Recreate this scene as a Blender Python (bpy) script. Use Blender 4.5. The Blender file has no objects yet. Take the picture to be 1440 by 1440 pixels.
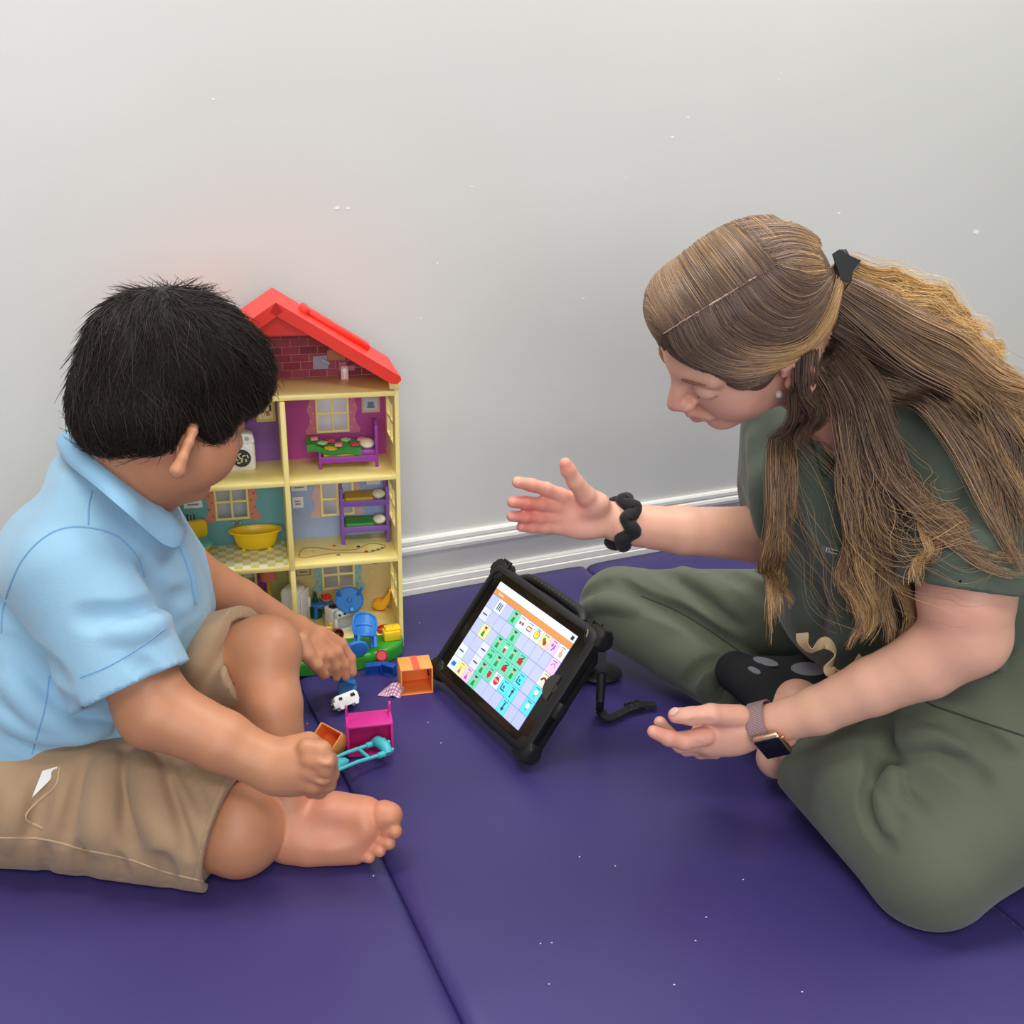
import bpy, bmesh, math, random
import numpy as np
from mathutils import Vector, Matrix
random.seed(7); RNG = np.random.default_rng(7)
SC = bpy.context.scene; COL = SC.collection
# ---------------------------------------------------------------- camera
FPX = 1440.0; PITCH = math.radians(21.3); ROLL = math.radians(1.2); CAMH = 0.81
CAM = np.array([0, 0, CAMH])
_r0 = np.array([1, 0, 0.]); _u0 = np.array([0, math.sin(PITCH), math.cos(PITCH)])
FWD = np.array([0, math.cos(PITCH), -math.sin(PITCH)])
RGT = math.cos(ROLL)*_r0 + math.sin(ROLL)*_u0
UPV = -math.sin(ROLL)*_r0 + math.cos(ROLL)*_u0
cd = bpy.data.cameras.new('camera'); cd.sensor_width = 36; cd.lens = 36*FPX/1440; cd.clip_start = .05
cam = bpy.data.objects.new('camera', cd); COL.objects.link(cam)
mw = Matrix.Identity(4)
for i in range(3):
    mw[i][0] = RGT[i]; mw[i][1] = UPV[i]; mw[i][2] = -FWD[i]; mw[i][3] = CAM[i]
cam.matrix_world = mw; SC.camera = cam
# ---------------------------------------------------------------- light
W = bpy.data.worlds.new('room_light'); SC.world = W; W.use_nodes = True
W.node_tree.nodes['Background'].inputs[0].default_value = (.93, .97, 1, 1)
W.node_tree.nodes['Background'].inputs[1].default_value = .30
def area(name, loc, target, sx, sy, power, col=(1, 1, 1)):
    l = bpy.data.lights.new(name, 'AREA'); l.shape = 'RECTANGLE'; l.size = sx; l.size_y = sy
    l.energy = power; l.color = col
    o = bpy.data.objects.new(name, l); COL.objects.link(o); o.location = loc
    o.rotation_euler = (Vector(target)-Vector(loc)).to_track_quat('-Z', 'Y').to_euler()
    return o
area('ceiling_or_fill_panel', (-.75, 1.05, 2.35), (-.75, 1.06, 0), 1.2, .6, 22, (1, .985, .96))
area('ceiling_or_fill_panel', (.95, 1.45, 2.35), (.95, 1.46, 0), 1.2, .6, 25, (1, .985, .96))
area('ceiling_or_fill_panel', (.3, -.6, 2.35), (.3, -.59, 0), 1.2, .6, 20, (1, .985, .96))  # unseen overhead panel added behind the camera as fill
area('added_front_fill', (.5, -2.4, 1.35), (.1, 1.3, .35), 2.2, 1.3, 46, (.95, .98, 1))  # unseen soft source added behind the camera to brighten the open rooms
SC.view_settings.view_transform = 'Standard'; SC.view_settings.look = 'None'
SC.view_settings.exposure = 0.26; SC.view_settings.gamma = 1; SC.view_settings.use_curve_mapping = False
# ---------------------------------------------------------------- measuring helpers (photo pixel + known plane -> point in the room)
def ray(x, y): return FWD + RGT*(x-720)/FPX - UPV*(y-720)/FPX
def PY(x, y, Y):
    d = ray(x, y); return CAM + d*(Y/d[1])
def PZ(x, y, z=0.):
    d = ray(x, y); return CAM + d*((z-CAMH)/d[2])
def nrm(v):
    v = np.asarray(v, float); return v/np.linalg.norm(v)
# ---------------------------------------------------------------- materials
def lin(c):
    c = np.asarray(c, float)/255.
    return tuple(np.where(c <= .04045, c/12.92, ((c+.055)/1.055)**2.4))
MATS = {}
def mat(name, col=(200, 200, 200), rough=.5, var=0., vscale=30., bump=0., bscale=200., metal=0., sss=0., coat=0., sheen=0., emit=0., trans=0., attr=None, spec=.5, bdetail=2.):
    if name in MATS: return MATS[name]
    m = bpy.data.materials.new(name); m.use_nodes = True; nt = m.node_tree; N = nt.nodes; L = nt.links
    b = N['Principled BSDF']; c = lin(col)
    b.inputs['Base Color'].default_value = (*c, 1); b.inputs['Roughness'].default_value = rough
    b.inputs['Metallic'].default_value = metal; b.inputs['Specular IOR Level'].default_value = spec
    if sss:
        b.inputs['Subsurface Weight'].default_value = sss; b.inputs['Subsurface Radius'].default_value = (.9, .35, .2)
        b.inputs['Subsurface Scale'].default_value = .006
    if coat: b.inputs['Coat Weight'].default_value = coat; b.inputs['Coat Roughness'].default_value = .15
    if sheen: b.inputs['Sheen Weight'].default_value = sheen; b.inputs['Sheen Roughness'].default_value = .5
    if trans: b.inputs['Transmission Weight'].default_value = trans
    tc = N.new('ShaderNodeTexCoord')
    src = None
    if attr:
        a = N.new('ShaderNodeAttribute'); a.attribute_name = attr; src = a.outputs['Color']
    if var:
        n = N.new('ShaderNodeTexNoise'); n.inputs['Scale'].default_value = vscale; n.inputs['Detail'].default_value = 4
        L.new(tc.outputs['Object'], n.inputs['Vector'])
        mr = N.new('ShaderNodeMapRange'); mr.inputs[1].default_value = .3; mr.inputs[2].default_value = .7
        mr.inputs[3].default_value = 1-var; mr.inputs[4].default_value = 1+var
        L.new(n.outputs['Fac'], mr.inputs[0])
        mx = N.new('ShaderNodeMix'); mx.data_type = 'RGBA'; mx.blend_type = 'MULTIPLY'; mx.inputs[0].default_value = 1
        if src: L.new(src, mx.inputs[6])
        else: mx.inputs[6].default_value = (*c, 1)
        L.new(mr.outputs[0], mx.inputs[7]); src = mx.outputs[2]
    if src: L.new(src, b.inputs['Base Color'])
    if bump:
        n = N.new('ShaderNodeTexNoise'); n.inputs['Scale'].default_value = bscale; n.inputs['Detail'].default_value = bdetail
        L.new(tc.outputs['Object'], n.inputs['Vector'])
        bp = N.new('ShaderNodeBump'); bp.inputs['Strength'].default_value = bump; bp.inputs['Distance'].default_value = .002
        L.new(n.outputs['Fac'], bp.inputs['Height']); L.new(bp.outputs['Normal'], b.inputs['Normal'])
    if emit:
        b.inputs['Emission Strength'].default_value = emit
        if src: L.new(src, b.inputs['Emission Color'])
        else: b.inputs['Emission Color'].default_value = (*c, 1)
    MATS[name] = m; return m
def plastic(name, col, rough=.35): return mat('plastic_'+name, col, rough, var=.03, vscale=60)
# ---------------------------------------------------------------- object helpers
def props(o, label=None, cat=None, group=None, kind=None):
    if label: o['label'] = label
    if cat: o['category'] = cat
    if group: o['group'] = group
    if kind: o['kind'] = kind
    return o
def link(name, me, m=None, parent=None):
    if m is not None: me.materials.append(m)
    o = bpy.data.objects.new(name, me); COL.objects.link(o)
    if parent is not None: o.parent = parent
    return o
def thing(name, label, cat, loc=(0, 0, 0), rz=0., group=None, rot=None):
    o = bpy.data.objects.new(name, None); COL.objects.link(o); o.empty_display_size = .02
    o.location = [float(v) for v in loc]; o.rotation_euler = rot if rot is not None else (0, 0, rz)
    return props(o, label, cat, group)
def frame(xa, ya, za, o):
    M = Matrix.Identity(4)
    for i in range(3):
        M[i][0] = float(xa[i]); M[i][1] = float(ya[i]); M[i][2] = float(za[i]); M[i][3] = float(o[i])
    return M
class MB:
    """collects shapes into one mesh"""
    def __init__(self, M=None): self.bm = bmesh.new(); self.M = M or Matrix.Identity(4)
    def _fin(self, vs, M):
        MM = self.M @ (M or Matrix.Identity(4))
        for v in vs: v.co = MM @ v.co
        return self
    def box(self, c, s, bev=0., seg=2, M=None, rot=None):
        r = bmesh.ops.create_cube(self.bm, size=1.0); vs = r['verts']
        for v in vs: v.co = Vector((v.co.x*s[0], v.co.y*s[1], v.co.z*s[2]))
        if bev:
            es = list({e for v in vs for e in v.link_edges})
            rr = bmesh.ops.bevel(self.bm, geom=es, offset=min(bev, .49*min(s)), segments=seg, affect='EDGES', profile=.5)
            vs = list({v for f in rr['faces'] for v in f.verts} | {v for v in vs if v.is_valid})
        MT = Matrix.Translation(Vector(c)) @ (rot.to_4x4() if rot is not None else Matrix.Identity(4))
        return self._fin(vs, (M or Matrix.Identity(4)) @ MT)
    def grid(self, rings, close=True, cap=True, M=None):
        """rings: list of lists of points, quads between them"""
        R = [[self.bm.verts.new(Vector([float(a) for a in p])) for p in r] for r in rings]; n = len(R[0])
        for a, b in zip(R[:-1], R[1:]):
            for i in range(n if close else n-1):
                j = (i+1) % n
                try: self.bm.faces.new((a[i], a[j], b[j], b[i]))
                except ValueError: pass
        if cap and close:
            for r, fl in ((R[0], True), (R[-1], False)):
                try: self.bm.faces.new(list(reversed(r)) if fl else r)
                except ValueError: pass
        return self._fin([v for r in R for v in r], M)
    def lathe(self, prof, c=(0, 0, 0), seg=20, M=None, cap=True, sx=1., sy=1.):
        rings = [[(c[0]+r*sx*math.cos(2*math.pi*i/seg), c[1]+r*sy*math.sin(2*math.pi*i/seg), c[2]+z) for i in range(seg)] for r, z in prof]
        return self.grid(rings, True, cap, M)
    def cyl(self, a, b, r1, r2=None, seg=12, M=None):
        return self.tube([a, b], [r1, r1 if r2 is None else r2], seg, M)
    def tube(self, path, r, seg=8, M=None, closed=False):
        P = np.asarray(path, float); n = len(P)
        if np.isscalar(r): r = [r]*n
        T = np.zeros_like(P)
        if closed: T = np.roll(P, -1, 0)-np.roll(P, 1, 0)
        else:
            T[1:-1] = P[2:]-P[:-2]; T[0] = P[1]-P[0]; T[-1] = P[-1]-P[-2]
        T /= np.linalg.norm(T, axis=1)[:, None]+1e-12
        ref = np.array([0, 0, 1.]) if abs(T[0][2]) < .9 else np.array([1., 0, 0])
        rings = []; nv = nrm(np.cross(T[0], ref))
        for i in range(n):
            nv = nv-T[i]*(nv@T[i]); nv = nv/(np.linalg.norm(nv)+1e-12); bv = np.cross(T[i], nv)
            rings.append([P[i]+r[i]*(nv*math.cos(2*math.pi*k/seg)+bv*math.sin(2*math.pi*k/seg)) for k in range(seg)])
        if closed: rings.append(rings[0]); return self.grid(rings, True, False, M)
        return self.grid(rings, True, True, M)
    def sph(self, c, r, M=None, seg=14, rot=None):
        rr = bmesh.ops.create_uvsphere(self.bm, u_segments=seg, v_segments=max(6, seg*2//3), radius=1); vs = rr['verts']
        if np.isscalar(r): r = (r, r, r)
        for v in vs: v.co = Vector((v.co.x*r[0], v.co.y*r[1], v.co.z*r[2]))
        MT = Matrix.Translation(Vector([float(x) for x in c])) @ (rot.to_4x4() if rot is not None else Matrix.Identity(4))
        return self._fin(vs, (M or Matrix.Identity(4)) @ MT)
    def prism(self, pts, y0, y1, M=None, bev=0.):
        """outline in XZ, thickness along Y"""
        a = [self.bm.verts.new((p[0], y0, p[1])) for p in pts]; b = [self.bm.verts.new((p[0], y1, p[1])) for p in pts]; n = len(pts)
        fs = [self.bm.faces.new(a), self.bm.faces.new(list(reversed(b)))]
        for i in range(n): fs.append(self.bm.faces.new((a[(i+1) % n], a[i], b[i], b[(i+1) % n])))
        vs = a+b
        if bev:
            es = [e for f in fs[:2] for e in f.edges]
            rr = bmesh.ops.bevel(self.bm, geom=es, offset=bev, segments=2, affect='EDGES', profile=.5)
            vs = list({v for f in rr['faces'] for v in f.verts} | {v for v in vs if v.is_valid})
        return self._fin(vs, M)
    def build(self, name, m, parent=None, smooth=True, angle=40):
        bmesh.ops.recalc_face_normals(self.bm, faces=self.bm.faces[:])
        me = bpy.data.meshes.new(name); self.bm.to_mesh(me); self.bm.free()
        if smooth:
            me.shade_smooth(); me.set_sharp_from_angle(angle=math.radians(angle))
        return link(name, me, m, parent)
def arc(cx, cz, r, a0, a1, n=8, ry=None):
    ry = r if ry is None else ry
    return [(cx+r*math.cos(math.radians(a0+(a1-a0)*i/n)), cz+ry*math.sin(math.radians(a0+(a1-a0)*i/n))) for i in range(n+1)]
def rrect(x0, z0, x1, z1, r, n=5):
    return arc(x1-r, z1-r, r, 0, 90, n)+arc(x0+r, z1-r, r, 90, 180, n)+arc(x0+r, z0+r, r, 180, 270, n)+arc(x1-r, z0+r, r, 270, 360, n)
def fmesh(name, verts, faces, m, parent=None, col=None, smooth=True):
    """fast mesh from arrays; faces (n,4) or (n,3)"""
    verts = np.ascontiguousarray(verts, np.float32); faces = np.ascontiguousarray(faces, np.int32)
    me = bpy.data.meshes.new(name); k = faces.shape[1]
    me.vertices.add(len(verts)); me.vertices.foreach_set('co', verts.ravel())
    me.loops.add(faces.size); me.loops.foreach_set('vertex_index', faces.ravel())
    me.polygons.add(len(faces)); me.polygons.foreach_set('loop_start', np.arange(0, faces.size, k, dtype=np.int32))
    if col is not None:
        ca = me.color_attributes.new('Col', 'FLOAT_COLOR', 'POINT')
        c4 = np.ones((len(verts), 4), np.float32); c4[:, :3] = col; ca.data.foreach_set('color', c4.ravel())
    me.update(calc_edges=True); me.validate()
    if smooth: me.shade_smooth()
    return link(name, me, m, parent)
def text_mesh(s, size, M, m, name, parent, depth=.0001):
    c = bpy.data.curves.new(name, 'FONT'); c.body = s; c.size = size; c.align_x = 'CENTER'; c.align_y = 'CENTER'; c.extrude = depth
    t = bpy.data.objects.new(name, c); COL.objects.link(t)
    bpy.context.view_layer.update()
    me = bpy.data.meshes.new_from_object(t.evaluated_get(bpy.context.evaluated_depsgraph_get()))
    bpy.data.objects.remove(t); me.transform(M); me.materials.clear()
    return link(name, me, m, parent)
# ---------------------------------------------------------------- implicit surfaces (smoothly blended limbs and cloth)
class Prim:
    __slots__ = ('f', 'c', 'r')
    def __init__(s, f, c, r): s.f = f; s.c = np.asarray(c, float); s.r = float(r)
def cap(a, b, ra, rb=None, sq=None, cuts=None):
    """tapered capsule; sq=(axis, factor) flattens it along axis; cuts=[(point, normal)] trims"""
    a = np.asarray(a, float); b = np.asarray(b, float); rb = ra if rb is None else rb
    ab = b-a; L2 = ab@ab+1e-12
    ax = None
    if sq is not None: ax = nrm(sq[0]); fac = sq[1]
    def f(P):
        v = P-a; t = np.clip(v@ab/L2, 0, 1); q = v-t[:, None]*ab
        r = ra+(rb-ra)*t
        if ax is not None:
            h = q@ax; q = q+np.outer(h*(1/fac-1), ax)
            d = (np.sqrt((q*q).sum(1))-r)*min(1., fac)**.5
        else: d = np.sqrt((q*q).sum(1))-r
        if cuts is not None:
            for p0, n in cuts: d = np.maximum(d, (P-p0)@n)
        return d
    R = max(ra, rb)*(max(1, sq[1]) if sq else 1)
    return Prim(f, (a+b)/2, np.sqrt(L2)/2+R)
def ell(c, r, R=None):
    """ellipsoid; R rows are its axes"""
    c = np.asarray(c, float); r = np.asarray(r, float); R = np.eye(3) if R is None else np.asarray(R, float)
    def f(P):
        q = (P-c)@R.T; k0 = np.sqrt(((q/r)**2).sum(1)); k1 = np.sqrt(((q/r**2)**2).sum(1))+1e-9
        return k0*(k0-1)/k1
    return Prim(f, c, r.max())
def half(p0, n, c, r):
    p0 = np.asarray(p0, float); n = nrm(n)
    return Prim(lambda P: (P-p0)@n, c, r)
class Field:
    def __init__(s): s.ops = []
    def add(s, op, pr, k): s.ops.append((op, pr, k)); return s
    def u(s, pr, k=.01): return s.add(0, pr, k)
    def s(s, pr, k=.006): return s.add(1, pr, k)
    def clipz(s, z=.0016): return s.add(1, Prim(lambda P: P[:, 2]-z, (0, 0, 0), 1e9), .002)
    def chain(s, pts, rad, k=.01, sq=None):
        for i in range(len(pts)-1): s.u(cap(pts[i], pts[i+1], rad[i], rad[i+1], sq), k if i == 0 else min(k, .007))
        return s
    def ev(s, P, ops=None):
        d = np.full(len(P), 1e3)
        for op, pr, k in (s.ops if ops is None else ops):
            e = pr.f(P)
            if op == 0:
                h = np.clip(.5+.5*(d-e)/k, 0, 1); d = d+(e-d)*h-k*h*(1-h)
            elif op == 1:
                e = -e; h = np.clip(.5-.5*(d-e)/k, 0, 1); d = d+(e-d)*h+k*h*(1-h)
        return d
    def near(s, c, R):
        return [o for o in s.ops if np.linalg.norm(o[1].c-c)-o[1].r-R < o[2]+.006]
    def trace(s, px, py, off=0.):
        """points where photo pixels meet the surface (nan where they miss)"""
        D = np.array([nrm(ray(x, y)) for x, y in zip(np.atleast_1d(px), np.atleast_1d(py))])
        t = np.full(len(D), .5); 
        for _ in range(60):
            d = s.ev(CAM+D*t[:, None]); t = t+np.clip(d, -.02, .10)*.85
            if np.abs(d[t < 3]).max(initial=0) < 3e-4: break
        P = CAM+D*t[:, None]; bad = np.abs(s.ev(P)) > .004
        G = s.grad(P); P = P+G*off; P[bad] = np.nan
        return P
    def grad(s, P, e=1e-3):
        G = np.stack([s.ev(P+np.eye(3)[i]*e)-s.ev(P-np.eye(3)[i]*e) for i in range(3)], 1)
        return G/(np.linalg.norm(G, axis=1)[:, None]+1e-9)
    def mesh(s, vox=.003):
        un = [o for o in s.ops if o[0] == 0]
        lo = np.min([o[1].c-o[1].r for o in un], 0)-4*vox; hi = np.max([o[1].c+o[1].r for o in un], 0)+4*vox
        n = 16; NB = np.ceil((hi-lo)/(n*vox)).astype(int); ND = NB*n+1
        R = n*vox*math.sqrt(3)/2
        bi = np.stack(np.meshgrid(*[np.arange(x) for x in NB], indexing='ij'), -1).reshape(-1, 3)
        ctr = lo+(bi+.5)*n*vox
        dc = np.concatenate([s.ev(ctr[i:i+20000]) for i in range(0, len(ctr), 20000)])
        keep = np.abs(dc) < R*1.5+.012
        g = np.arange(n+1); lat = np.stack(np.meshgrid(g, g, g, indexing='ij'), -1).reshape(-1, 3)
        co = np.array([(0, 0, 0), (1, 0, 0), (0, 1, 0), (1, 1, 0), (0, 0, 1), (1, 0, 1), (0, 1, 1), (1, 1, 1)])
        ED = [(0, 1), (2, 3), (4, 5), (6, 7), (0, 2), (1, 3), (4, 6), (5, 7), (0, 4), (1, 5), (2, 6), (3, 7)]
        key = lambda I: (I[..., 0].astype(np.int64)*ND[1]+I[..., 1])*ND[2]+I[..., 2]
        KS, VS, QS = [], [], []
        for b, c in zip(bi[keep], ctr[keep]):
            ops = s.near(c, R)
            if not any(o[0] == 0 for o in ops): continue
            base = b*n; V = s.ev(lo+(base+lat)*vox, ops).reshape(n+1, n+1, n+1)
            S = V < 0
            if S.all() or not S.any(): continue
            cnt = np.zeros((n, n, n), int)
            for o in co: cnt += S[o[0]:o[0]+n, o[1]:o[1]+n, o[2]:o[2]+n]
            I = np.argwhere((cnt > 0) & (cnt < 8))
            if len(I):
                vals = np.stack([V[I[:, 0]+o[0], I[:, 1]+o[1], I[:, 2]+o[2]] for o in co], 1)
                acc = np.zeros((len(I), 3)); num = np.zeros(len(I))
                for a, e in ED:
                    va, ve = vals[:, a], vals[:, e]; cr = (va < 0) != (ve < 0)
                    t = np.where(cr, va/(np.where(cr, va-ve, 1)), 0)
                    acc += np.where(cr[:, None], co[a]+t[:, None]*(co[e]-co[a]), 0); num += cr
                P = lo+(base+I+acc/num[:, None])*vox
                for _ in range(2):
                    d = s.ev(P, ops)
                    G = np.stack([s.ev(P+np.eye(3)[i]*5e-4, ops)-s.ev(P-np.eye(3)[i]*5e-4, ops) for i in range(3)], 1)/1e-3
                    st = d[:, None]*G/((G*G).sum(1)[:, None]+.05)
                    P = P-np.clip(st, -.6*vox, .6*vox)
                KS.append(key(base+I)); VS.append(P)
            for ax in range(3):
                sl0 = [slice(0, n)]*3; sl1 = list(sl0); sl1[ax] = slice(1, n+1)
                A, Bv = S[tuple(sl0)], S[tuple(sl1)]
                E = np.argwhere(A != Bv)
                if not len(E): continue
                flip = A[E[:, 0], E[:, 1], E[:, 2]]
                u, v = [(1, 2), (2, 0), (0, 1)][ax]
                q = []
                for du, dv in ((0, 0), (-1, 0), (-1, -1), (0, -1)):
                    J = base+E; J = J.copy(); J[:, u] += du; J[:, v] += dv; q.append(key(J))
                q = np.stack(q, 1); q[~flip] = q[~flip][:, ::-1]; QS.append(q)
        KS = np.concatenate(KS); VS = np.concatenate(VS); QS = np.concatenate(QS)
        KU, idx = np.unique(KS, return_index=True); VS = VS[idx]
        w = np.searchsorted(KU, QS); w = np.clip(w, 0, len(KU)-1); ok = (KU[w] == QS).all(1)
        return VS, w[ok]
def blob(field, name, m, parent=None, vox=.003, color=None):
    V, Q = field.mesh(vox)
    return fmesh(name, V, Q, m, parent, None if color is None else color(V))
def tint(base, spots):
    """base colour with soft patches: (centre, radius, colour, strength)"""
    b = np.array(lin(base))
    def f(V):
        C = np.tile(b, (len(V), 1))
        for c, r, col, st in spots:
            d = np.linalg.norm(V-np.asarray(c), axis=1)/r; w = st*np.exp(-d*d*1.5)
            C = C*(1-w[:, None])+np.array(lin(col))*w[:, None]
        return C
    return f
def spline(P, n):
    """smooth resample of a polyline"""
    P = np.asarray(P, float); m = len(P)
    if m < 3:
        t = np.linspace(0, m-1, n)[:, None]; i = np.clip(t.astype(int), 0, m-2); return P[i[:, 0]]*(1-(t-i))+P[i[:, 0]+1]*(t-i)
    L = np.concatenate([[0], np.cumsum(np.linalg.norm(np.diff(P[:, :3], axis=0), axis=1)+1e-9)]); s = np.linspace(0, L[-1], n)
    Q = np.vstack([2*P[0]-P[1], P, 2*P[-1]-P[-2]])
    i = np.clip(np.searchsorted(L, s, 'right')-1, 0, m-2); t = ((s-L[i])/(L[i+1]-L[i]))[:, None]
    p0, p1, p2, p3 = Q[i], Q[i+1], Q[i+2], Q[i+3]
    return .5*(2*p1+(p2-p0)*t+(2*p0-5*p1+4*p2-p3)*t*t+(3*p1-p0-3*p2+p3)*t**3)
def strands(P, rad, col, name, m, parent, sides=3):
    """P (S,N,3), rad (S,N), col (S,N,3) -> one mesh of thin tubes"""
    S, N, _ = P.shape; T = np.gradient(P, axis=1); T /= np.linalg.norm(T, axis=2)[..., None]+1e-9
    ref = RNG.normal(size=(S, 1, 3)); A = np.cross(T, ref); A /= np.linalg.norm(A, axis=2)[..., None]+1e-9; Bv = np.cross(T, A)
    ang = np.arange(sides)*2*np.pi/sides
    V = P[:, :, None]+rad[:, :, None, None]*(A[:, :, None]*np.cos(ang)[:, None]+Bv[:, :, None]*np.sin(ang)[:, None])
    C = np.repeat(col[:, :, None], sides, 2)
    idx = np.arange(S*N*sides).reshape(S, N, sides)
    a = idx[:, :-1]; b = idx[:, 1:]
    F = np.stack([a, np.roll(a, -1, 2), np.roll(b, -1, 2), b], -1).reshape(-1, 4)
    return fmesh(name, V.reshape(-1, 3), F, m, parent, C.reshape(-1, 3))
# ================================================================ the room
WD = nrm(PZ(918, 772)-PZ(566, 834)); WN = np.array([-WD[1], WD[0], 0]); W0 = PZ(566, 834)
MW = frame(WD, WN, (0, 0, 1), W0)            # local x along the wall, y into the wall
m_wall = mat('wall_paint', (212, 211, 206), .42, var=.018, vscale=3., bump=.10, bscale=55, bdetail=5)
m_trim = mat('trim_paint', (236, 234, 228), .3, var=.02, vscale=12)
props(MB(MW).box((0, .05, 1.2), (12, .1, 2.6)).build('wall_back', m_wall, smooth=False), kind='structure')
props(MB().box((0, 1.5, -.09), (12, 11, .06)).build('floor', mat('floor_vinyl', (150, 146, 140), .5, var=.05), smooth=False), kind='structure')
t = MB(MW)
t.prism([(0, .105), (-.007, .105), (-.0095, .1015), (-.0095, .0955), (-.0055, .093), (-.0055, .0925), (-.012, .0905), (-.0135, .085), (-.012, .0785), (-.006, .0765), (0, .0765)], -6, 6,
        Matrix(((0, 1, 0, 0), (1, 0, 0, 0), (0, 0, 1, 0), (0, 0, 0, 1))))
props(t.build('trim_1', m_trim, angle=25), kind='structure')
t = MB(MW)
t.prism([(0, .0285), (-.005, .0285), (-.007, .026), (-.0075, .0235), (-.010, .022), (-.0105, .0125), (-.0085, .0112), (-.0085, .0105), (-.014, .0095), (-.0145, .002), (-.0145, -.06), (0, -.06)], -6, 6,
        Matrix(((0, 1, 0, 0), (1, 0, 0, 0), (0, 0, 1, 0), (0, 0, 0, 1))))
props(t.build('baseboard_back', m_trim, angle=25), kind='structure')
# chips and scuffs in the paint
def wallp(x, y):
    r = ray(x, y); return CAM+r*(((W0-CAM)@WN)/(r@WN))
wb = bpy.data.objects['wall_back']
for x, y, s in ((1372, 326, .009), (946, 193, .003), (474, 292, .004), (490, 293, .0025), (968, 165, .0025), (1095, 112, .002), (1180, 300, .003), (663, 262, .002), (1240, 408, .0025), (592, 448, .002), (615, 370, .0018), (880, 250, .0016), (300, 140, .002), (820, 420, .0022)):
    p = wallp(x, y); q = [p+WD*s*(1+.4*random.uniform(-1, 1))*math.cos(a)*1.2+np.array([0, 0, 1])*s*random.uniform(.4, .9)*math.sin(a)-WN*.0004 for a in np.linspace(0, 2*math.pi, 8)[:-1]]
    ch = MB(); ch.grid([q, [v+WN*.0008 for v in q]]); ch.build('paint_chip', mat('bare_plaster', (240, 240, 236), .8), wb, smooth=False)
# ---------------------------------------------------------------- folding gym mat
m_vinyl = mat('purple_vinyl', (60, 51, 108), .38, var=.05, vscale=5, bump=.06, bscale=25, bdetail=6, spec=.45)
gm = thing('gym_mat', 'large purple padded vinyl folding gym mat under the people', 'gym mat', (0, 1.1, -.05))
sA, sB = PZ(655, 1440), PZ(430, 975); sd = nrm(sB-sA); sn = np.array([sd[1], -sd[0], 0])   # sn points right
sC = PZ(1417, 1277); wR = (sC-sA)@sn
def vmax(u):   # distance along the seam direction from sA+sn*u to the baseboard
    p = sA+sn*u; return ((W0-WN*.0155-p)@WN)/(sd@WN)
def panel(u0, u1, v0=-.75):
    us = np.unique(np.concatenate([u0+np.array([0, .002, .004, .008, .014, .022]), u1-np.array([0, .002, .004, .008, .014, .022]), np.linspace(u0, u1, max(8, int((u1-u0)/.018)))]))
    nu, nv = len(us)-1, 90; V = []; Q = []
    for u in us:
        vm = vmax(u)
        for j in range(nv+1):
            v = v0+(vm-v0)*j/nv; e = min(u-u0, u1-u); z = -.010*math.exp(-e/.007)
            z += .0009*math.sin(7*u+3*v)*math.sin(5*v-2*u)*min(1, e/.05)
            for cu, am, ph in ((u0, .0010, 0), (u1, .0010, 1.)):
                z += am*math.sin((v+.25*(u-cu))*38+ph+2*math.sin(v*9))*math.exp(-abs(u-cu)/.045)*min(1, e/.012)
            p = sA+sn*u+sd*v; V.append((p[0], p[1]-1.1, z+.05))
    top = len(V); W_ = nv+1
    for i in range(nu):
        for j in range(nv): Q.append((i*W_+j, (i+1)*W_+j, (i+1)*W_+j+1, i*W_+j+1))
    V += [(x, y, -.0099) for x, y, z in V]
    rim = [i*W_ for i in range(nu+1)]+[nu*W_+j for j in range(1, nv+1)]+[i*W_+nv for i in range(nu-1, -1, -1)]+[j for j in range(nv-1, 0, -1)]
    for a, b in zip(rim, rim[1:]+rim[:1]): Q.append((b, a, a+top, b+top))
    return fmesh('mat_panel', np.array(V), np.array(Q), m_vinyl, gm)
panel(-.66, -.0004); panel(.0004, wR-.0004); panel(wR+.0004, wR+.62)
# stitching along the right seam, and crumbs of lint on the vinyl
st = MB(); m_thread = mat('dark_thread', (38, 30, 88), .8)
for k in range(60):
    v = -.5+k*.0135; p = sA+sn*(wR-.014)+sd*v; q = p+sd*.008
    st.tube([(p[0], p[1]-1.1, .0495), (q[0], q[1]-1.1, .0495)], .0008, 4)
st.build('stitching', m_thread, gm)
for x, y in ((993, 1290), (948, 1385), (772, 1384), (760, 1327), (776, 1326), (1045, 1237), (978, 1323), (525, 1232), (602, 1016), (620, 1045), (815, 1205), (1128, 1395), (865, 1218), (520, 1005), (432, 1018), (590, 876)):
    p = PZ(x, y, .0006); l = MB().sph((p[0], p[1], .0009), (.0011, .0007, .0006), seg=6)
    props(l.build('lint_crumb', mat('lint', (225, 220, 230), .9)), 'tiny pale lint crumb lying on the purple mat', 'lint', 'lint crumbs on the mat')
# ================================================================ doll's house
HA = math.radians(15.0); HX = np.array([math.cos(HA), math.sin(HA), 0]); HV = np.array([-HX[1], HX[0], 0])
HB = PZ(567, 893, .02); HB[2] = 0; HO = HB-.168*HX; HO[2] = .0014; HD = .104
def hw(u, v, z): return HO+HX*u+HV*v+np.array([0, 0, z])
def huz(px, py, v=0.):
    """pixel -> (u, z) on the plane at depth v inside the house"""
    r = ray(px, py); p = CAM+r*((((HO+HV*v)-CAM)@HV)/(r@HV)); return float((p-HO)@HX), float(p[2])
def huv(px, py, z):
    p = PZ(px, py, z)-HO; return float(p@HX), float(p@HV)
house = thing('dolls_house', 'tall yellow plastic doll\'s house with red roof and furnished open rooms', 'doll house', HO, HA)
Yl = plastic('pale_yellow', (250, 230, 146), .38); Rd = plastic('red', (230, 44, 26), .42); m_print = {}
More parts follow.
